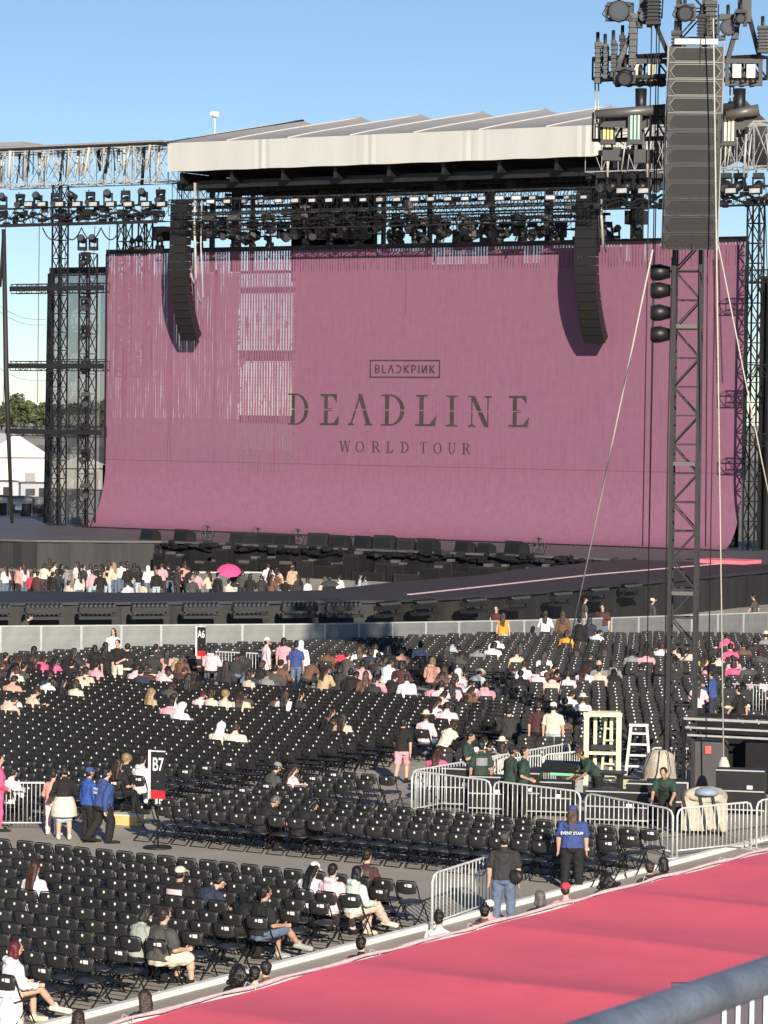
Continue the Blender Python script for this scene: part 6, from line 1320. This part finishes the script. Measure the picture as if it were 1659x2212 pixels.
# ---- the seated crowd far behind: head x, head y, top, hair kind, hair
FAR = [
 # front rows by the barricade, left part
 (33,1420,'charcoal','short','dark'),(74,1408,'charcoal','bob','black'),(72,1425,'hotpink','long','brown'),(98,1428,'hotpink','long','dark'),(140,1413,'black','short','dark'),(160,1412,'charcoal','long','brown'),(196,1412,'pink','short','dark'),(292,1400,'black','short','dark'),(315,1406,'charcoal','short','black'),(328,1414,'charcoal','short','dark'),(362,1414,'salmon','long','dark'),(377,1418,'tan','long','auburn'),(394,1424,'brown','bob','brown'),(425,1404,'salmon','long','brown'),
 (70,1470,'white','long','black'),(85,1462,'navy','short','brown'),(150,1468,'black','short','dark'),(168,1478,'black','long','dark'),(192,1452,'beige','long','dark'),(283,1448,'maroon','bob','brown'),(310,1448,'palepink','long','brown'),(388,1445,'maroon','short','brown'),(395,1470,'black','long','dark'),(25,1500,'white','long','dark'),(10,1508,'beige','short','brown'),(62,1496,'beige','bun','brown'),(150,1482,'cream','bob','brown'),
 (320,1502,'tan','long','blond'),(355,1518,'pink','bob','dark'),(392,1512,'white','short','brown'),(396,1530,'white','hood',None),(442,1498,'palepink','short','red'),(462,1500,'cream','bob','brown'),(483,1505,'cream','short','blond'),(502,1502,'beige','long','brown'),(530,1500,'darkgrey','short','dark'),(568,1502,'brown','short','black'),(590,1502,'white','long','brown'),(610,1505,'charcoal','long','dark'),
 (476,1568,'cream','hood',None),(512,1572,'cream','short','brown'),(690,1545,'brown','long','dark'),(722,1555,'beige','long','brown'),(705,1550,'black','short','dark'),
 # centre
 (458,1408,'palepink','bob','black'),(510,1418,'charcoal','short','brown'),(524,1412,'charcoal','long','dark'),(555,1400,'black','short','dark'),(592,1404,'charcoal','short','black'),(628,1408,'charcoal','bob','dark'),(655,1402,'charcoal','short','dark'),(712,1408,'brown','bob','brown'),(725,1412,'red','short','dark'),(765,1404,'white','long','auburn'),(795,1400,'maroon','short','dark'),(812,1400,'white','short','brown'),(838,1406,'black','bob','black'),(868,1408,'salmon','short','brown'),
 (548,1462,'beige','bob','brown'),(570,1452,'navy','short','dark'),(590,1458,'grey','short','brown'),(700,1448,'tan','long','brown'),(735,1448,'charcoal','bob','dark'),(760,1455,'black','long','dark'),(790,1462,'brown','long','auburn'),(815,1470,'charcoal','short','dark'),(842,1462,'black','short','brown'),(868,1440,'maroon','bob','dark'),(880,1468,'white','short','brown'),(905,1455,'brown','long','brown'),
 (918,1398,'palepink','bun','black'),(975,1405,'charcoal','long','dark'),(995,1400,'black','short','dark'),(935,1432,'salmon','bob','blond'),(920,1446,'beige','long','brown'),(950,1450,'salmon','long','brown'),(978,1452,'white','hood',None),(985,1465,'pink','bob','brown'),(1018,1448,'white','hat',None),(1022,1472,'white','short','dark'),(940,1480,'palepink','short','brown'),(948,1496,'beige','bob','brown'),(985,1488,'palepink','long','dark'),(1030,1492,'brown','long','auburn'),(1062,1482,'pink','short','dark'),
 (942,1520,'white','long','brown'),(972,1530,'palepink','short','black'),(948,1550,'palepink','hat',None),(962,1562,'cream','bob','brown'),(978,1570,'black','short','dark'),(990,1588,'black','short','dark'),(1025,1600,'white','short','brown'),(1062,1612,'grey','hat',None),(1085,1618,'beige','bob','brown'),(1115,1612,'maroon','short','dark'),(1100,1540,'charcoal','short','dark'),(1128,1548,'brown','long','dark'),
 # right
 (1045,1400,'grey','short','dark'),(1078,1398,'white','bob','dark'),(1122,1412,'beige','bun','brown'),(1135,1398,'navy','long','dark'),(1160,1420,'white','long','brown'),(1150,1450,'palepink','bob','brown'),(1185,1440,'brown','short','dark'),(1196,1468,'beige','short','brown'),(1232,1462,'palepink','short','brown'),(1270,1452,'white','long','auburn'),(1240,1400,'black','long','brown'),(1310,1402,'charcoal','long','brown'),(1330,1436,'grey','bob','brown'),(1285,1440,'grey','bald',None),(1284,1448,'beige','short','dark'),
 (1390,1398,'charcoal','bob','dark'),(1415,1400,'white','bob','auburn'),(1440,1396,'salmon','long','brown'),(1462,1402,'beige','short','dark'),(1370,1412,'grey','bob','dark'),(1495,1410,'beige','bob','brown'),(1520,1418,'yellow','long','brown'),(1540,1398,'charcoal','bun','dark'),(1565,1378,'hotpink','short','black'),(1580,1400,'hotpink','short','dark'),(1600,1395,'brown','bun','dark'),(1622,1388,'charcoal','short','dark'),(1642,1386,'black','short','dark'),(1655,1378,'grey','hat',None),(1585,1428,'pink','short','dark'),(1570,1440,'hotpink','bob','brown'),(1610,1432,'palejean','short','dark'),(1620,1468,'palepink','long','dark'),(1652,1468,'palepink','short','dark'),(1585,1478,'charcoal','bob','black'),
 (1216,1374,'orange','bob','brown'),(1282,1366,'white','short','brown'),(1068,1384,'white','bun','dark'),(980,1390,'palejean','short','black'),(1240,1498,'white','short','brown'),(1250,1512,'white','hat',None),(1232,1520,'charcoal','short','dark'),
]
_r2 = random.Random(11); _tops = ['black', 'black', 'charcoal', 'charcoal', 'navy', 'maroon', 'brown', 'darkgrey', 'palepink', 'pink', 'white', 'beige', 'cream', 'salmon']
for cx, cy, n_ in ((120, 1445, 8), (330, 1442, 5), (560, 1430, 6), (800, 1428, 7), (900, 1462, 6), (1120, 1440, 6), (1350, 1430, 5), (1550, 1425, 6), (1620, 1455, 4)):
    for _ in range(n_):
        FAR.append((int(cx+_r2.gauss(0, 62)) % 1655, int(min(1482, max(1402, cy+_r2.gauss(0, 17)))), _r2.choice(_tops), _r2.choice(['short', 'short', 'long', 'bob', 'bun']), _r2.choice(['dark', 'black', 'brown', 'auburn'])))
HN = dict(short='short {} hair', long='long {} hair', bob='chin-length {} hair', bun='{} hair in a bun')
cnt = {}
FAR.sort(key=lambda q: q[0])
def zone(x, y): return ('by the barricade' if y < 1432 else 'in the far rows' if y < 1495 else 'in the middle rows')+(', left of A6 banner' if x < 432 else ', A6 banner to rope' if x < 1215 else ', right of slanting rope')
items = []
for x, y, top, hk, hair in FAR:
    what = {'hood': 'pale hood up', 'hat': 'pale hat', 'bald': 'shaved head'}.get(hk) or HN[hk].format(hair if hair else 'dark')
    key = (top, what, zone(x, y)); cnt.setdefault(key, []).append(x); items.append((x, y, top, hk, hair, key))
nm_top = {'palepink': 'pale pink', 'hotpink': 'bright pink', 'darkgrey': 'dark grey', 'palejean': 'pale blue', 'mint': 'mint'}
for x, y, top, hk, hair, key in items:
    lab = f'seated person in {nm_top.get(top, top)} top with {key[1]} {key[2]}'.replace(' ,', ',')
    if len(cnt[key]) > 1: lab += ', '+('leftmost' if cnt[key].index(x) == 0 else ORD[min(29, cnt[key].index(x))]+' from left')
    lab = ' '.join(lab.split()[:16]) if len(lab.split()) > 16 else lab
    kw = dict(top=top, sleeve=random.choice(['short', 'long', 'long', 'hood']), bottom=random.choice(['black', 'charcoal', 'denim', 'cream']), sk=random.choice([0, 0, 1, 3, 2]), wide=random.uniform(1.05, 1.3), group='audience seated in the far blocks')
    if hk == 'hood': kw.update(hat='white', hatk='hood', hair=None, hk=None)
    elif hk == 'hat': kw.update(hat='cream', hatk='hat', hair='brown', hk='short')
    elif hk == 'bald': kw.update(hair=None, hk=None)
    else: kw.update(hk=hk, hair=hair)
    sit(x, y-6, lab, random.choice(['sit', 'sit_phone', 'sit', 'sit_lean' if hk != 'hood' else 'sit']), turn=random.uniform(-.5, .5), **kw)
# ---- crowd in the pit behind the runway
PIT = [(12,1228,'palepink','long','brown'),(25,1226,'charcoal','short','dark'),(40,1228,'salmon','bob','brown'),(52,1225,'palepink','long','auburn'),(68,1238,'red','bob','brown'),(80,1240,'maroon','short','dark'),(95,1218,'cream','bob','dark'),(108,1214,'maroon','long','brown'),(118,1216,'cream','short','brown'),(132,1222,'black','long','black'),(146,1225,'grey','short','dark'),(168,1220,'palepink','long','brown'),(180,1222,'cream','hood',None),(196,1224,'white','bob','brown'),(208,1226,'black','short','black'),(222,1222,'charcoal','long','dark'),(236,1214,'tan','bob','auburn'),(246,1222,'cream','long','blond'),(262,1216,'white','short','dark'),(276,1226,'black','short','dark'),(290,1220,'charcoal','bob','dark'),(300,1226,'black','long','dark'),(320,1226,'white','hood',None),(335,1222,'cream','long','black'),(350,1224,'pink','short','brown'),(366,1222,'black','short','dark'),(382,1228,'charcoal','bob','dark'),(396,1224,'salmon','long','brown'),(410,1230,'black','short','dark'),(425,1238,'white','bob','brown'),(452,1240,'beige','long','auburn'),(470,1244,'black','short','dark'),(506,1236,'charcoal','short','dark'),(524,1236,'white','long','dark'),(540,1244,'black','bob','dark'),(565,1244,'charcoal','short','brown'),(586,1244,'brown','long','brown'),(600,1236,'salmon','bob','dark'),(616,1250,'black','short','dark'),(634,1232,'tan','short','brown'),(645,1244,'charcoal','long','dark'),(665,1250,'white','bob','brown'),(702,1248,'beige','long','auburn'),(735,1246,'white','bun','dark'),(712,1252,'black','short','dark'),(775,1246,'palejean','long','dark'),(790,1248,'grey','short','dark')]
for _ in range(26):
    PIT.append((_r2.choice([int(_r2.uniform(2, 440)), int(_r2.uniform(2, 440)), int(_r2.uniform(450, 660))]), int(_r2.uniform(1214, 1262)), _r2.choice(_tops), _r2.choice(['short', 'short', 'long', 'bob', 'bun']), _r2.choice(['dark', 'black', 'brown', 'auburn', 'blond'])))
PIT.sort(key=lambda q: q[0])
cnt = {}; items = []
for x, y, top, hk, hair in PIT:
    what = {'hood': 'pale hood up'}.get(hk) or HN[hk].format(hair); key = (top, what); cnt.setdefault(key, []).append(x); items.append((x, y, top, hk, hair, key))
for x, y, top, hk, hair, key in items:
    lab = f'person in {nm_top.get(top, top)} top with {key[1]} in the pit'
    if len(cnt[key]) > 1: lab += ', '+('leftmost' if cnt[key].index(x) == 0 else ORD[min(29, cnt[key].index(x))]+' from left')
    kw = dict(top=top, sleeve=random.choice(['short', 'long', 'long', 'hood']), bottom=random.choice(['black', 'charcoal', 'denim', 'palejean']), sk=random.choice([0, 0, 1, 3]), group='crowd in the pit')
    if hk == 'hood': kw.update(hat='white', hatk='hood', hair=None, hk=None)
    else: kw.update(hk=hk, hair=hair)
    if x == 665: kw.update(text='8', sleeve='short')
    p = onZ(x, y-2, 1.68); person(p[:2], YAW+random.uniform(-.9, .9), random.choice(['stand', 'stand_arms', 'stand_turn']), lab, sc=random.uniform(.95, 1.04), **kw)
# heads along the far side of the pink canopy
HEADS = [(530, 2094, 'curly', 'dark'), (616, 2100, 'short', 'black'), (663, 2094, 'short', 'dark'), (850, 2036, 'short', 'black'), (1108, 1968, 'short', 'black'), (1150, 1962, 'hat', None), (1206, 1934, 'bob', 'grey'), (1290, 1924, 'hat', 'red'), (1378, 1896, 'curly', 'dark'), (1486, 1876, 'short', 'brown'), (1520, 1868, 'short', 'dark'), (234, 2196, 'bob', 'brown'), (1040, 1990, 'short', 'dark'), (395, 2160, 'long', 'brown')]
hl = ['bushy dark hair', 'black hair at the lower left', 'dark hair at the lower left', 'round black hair', 'black hair, beside the olive cap', 'a white cap', 'grey chin-length hair', 'a red cap', 'curly dark hair near the right', 'brown hair near the right', 'dark hair farthest along', 'brown hair nearest the bottom edge', 'dark hair just left of the jeans', 'long brown hair, low by the kerb']
for (x, y, hk, hair), l in zip(HEADS, hl):
    p = onZ(x, y+4, 1.55); kw = dict(hk=hk, hair=hair)
    if hk == 'short': kw['hk'] = random.choice(['short', 'bun', 'bob'])
    kw['top_'] = random.choice(['charcoal', 'pink', 'white', 'black', 'beige', 'brown'])
    if hk == 'hat': kw = dict(top_='pink', hat='white' if hair is None else 'red', hatk='cap', hk='short', hair='brown')
    sc = random.uniform(.91, .95)
    xx = min(p[0], -25.95)-random.uniform(0, .25); person((xx, p[1]), random.uniform(-.4, .4)+YAW, random.choice(['stand', 'stand_turn']), f'head with {l}, showing over the pink tarpaulin edge', sc=sc, top=kw.pop('top_'), bottom='denim', group='people queuing beside the pink canopy', **kw)
# ---- umbrellas
def umbrella(px_, py, h, col, label, r=.5, tilt=(.25, 0)):
    p = onZ(px_, py, h); t = thing('umbrella', label, 'umbrella', tuple(p)); t.rotation_euler = (tilt[0], tilt[1], YAW)
    m = MB(); n = 8; vs = [(0, 0, .0)]
    for k, (rr, z) in enumerate(((.45, -.06), (.8, -.17), (1.0, -.3))):
        for i in range(16): a = 2*math.pi*i/16; f = 1 if i % 2 == 0 else .95; vs.append((r*rr*f*math.cos(a), r*rr*f*math.sin(a), z*r*1.4+(.015 if i % 2 else 0)))
    fs = [(0, 1+i, 1+(i+1) % 16) for i in range(16)]+[(1+k*16+i, 1+(k+1)*16+i, 1+(k+1)*16+(i+1) % 16, 1+k*16+(i+1) % 16) for k in range(2) for i in range(16)]
    m.add(vs, fs); o = m.build('canopy', MT['cloth'], t); o.color = (*col, 1)
    m = MB(); m.tube([(0, 0, .06), (0, 0, -.75)], .009, 5); m.build('pole', MT['black'], t); m = MB(); m.tube([(0, 0, -.75), (.03, 0, -.82), (.06, 0, -.78)], .012, 5); m.build('handle', MT['black'], t)
umbrella(496, 1224, 1.95, (.9, .08, .25), 'bright pink umbrella held up in the pit crowd', .62, (.5, .1))
umbrella(712, 1254, 1.7, (.05, .055, .055), 'dark folding umbrella at the right of the pit crowd', .5, (.1, 0))
_lit = MB(); _lit.add([(-.05, -.07, .004), (.06, -.05, .02), (.05, .07, .006), (-.06, .05, .03), (0, 0, .035)], [(0, 1, 4), (1, 2, 4), (2, 3, 4), (3, 0, 4)]); _lm = _lit.mesh('paper_scrap', MT['sticker'])
for i in range(22):
    q = near[(i*37+11) % len(near)]; o = link('paper_scrap', _lm, None, (q[0]+random.uniform(-.2, .2), q[1]-.42+random.uniform(-.1, .1), .003), random.uniform(0, 6)); o.scale = [random.uniform(.6, 1.3)]*3
    tag(o, 'crumpled white paper scrap on the ground between the rows of chairs', 'litter', 'paper scraps under the chairs')
for k, o in list(LP_.items()):
    if k not in _used:
        for ch in list(o.children_recursive): bpy.data.objects.remove(ch)
        bpy.data.objects.remove(o)
for o in bpy.data.objects:
    if o.get('label') and len(o['label'].split()) > 16 and not o.parent: print('LONG', o['label'])
print('people', sum(1 for o in bpy.data.objects if o.name.startswith('person') and not o.parent and o.type == 'MESH')); print('chairs', nchair, len(rest), 'objects', len(bpy.data.objects))
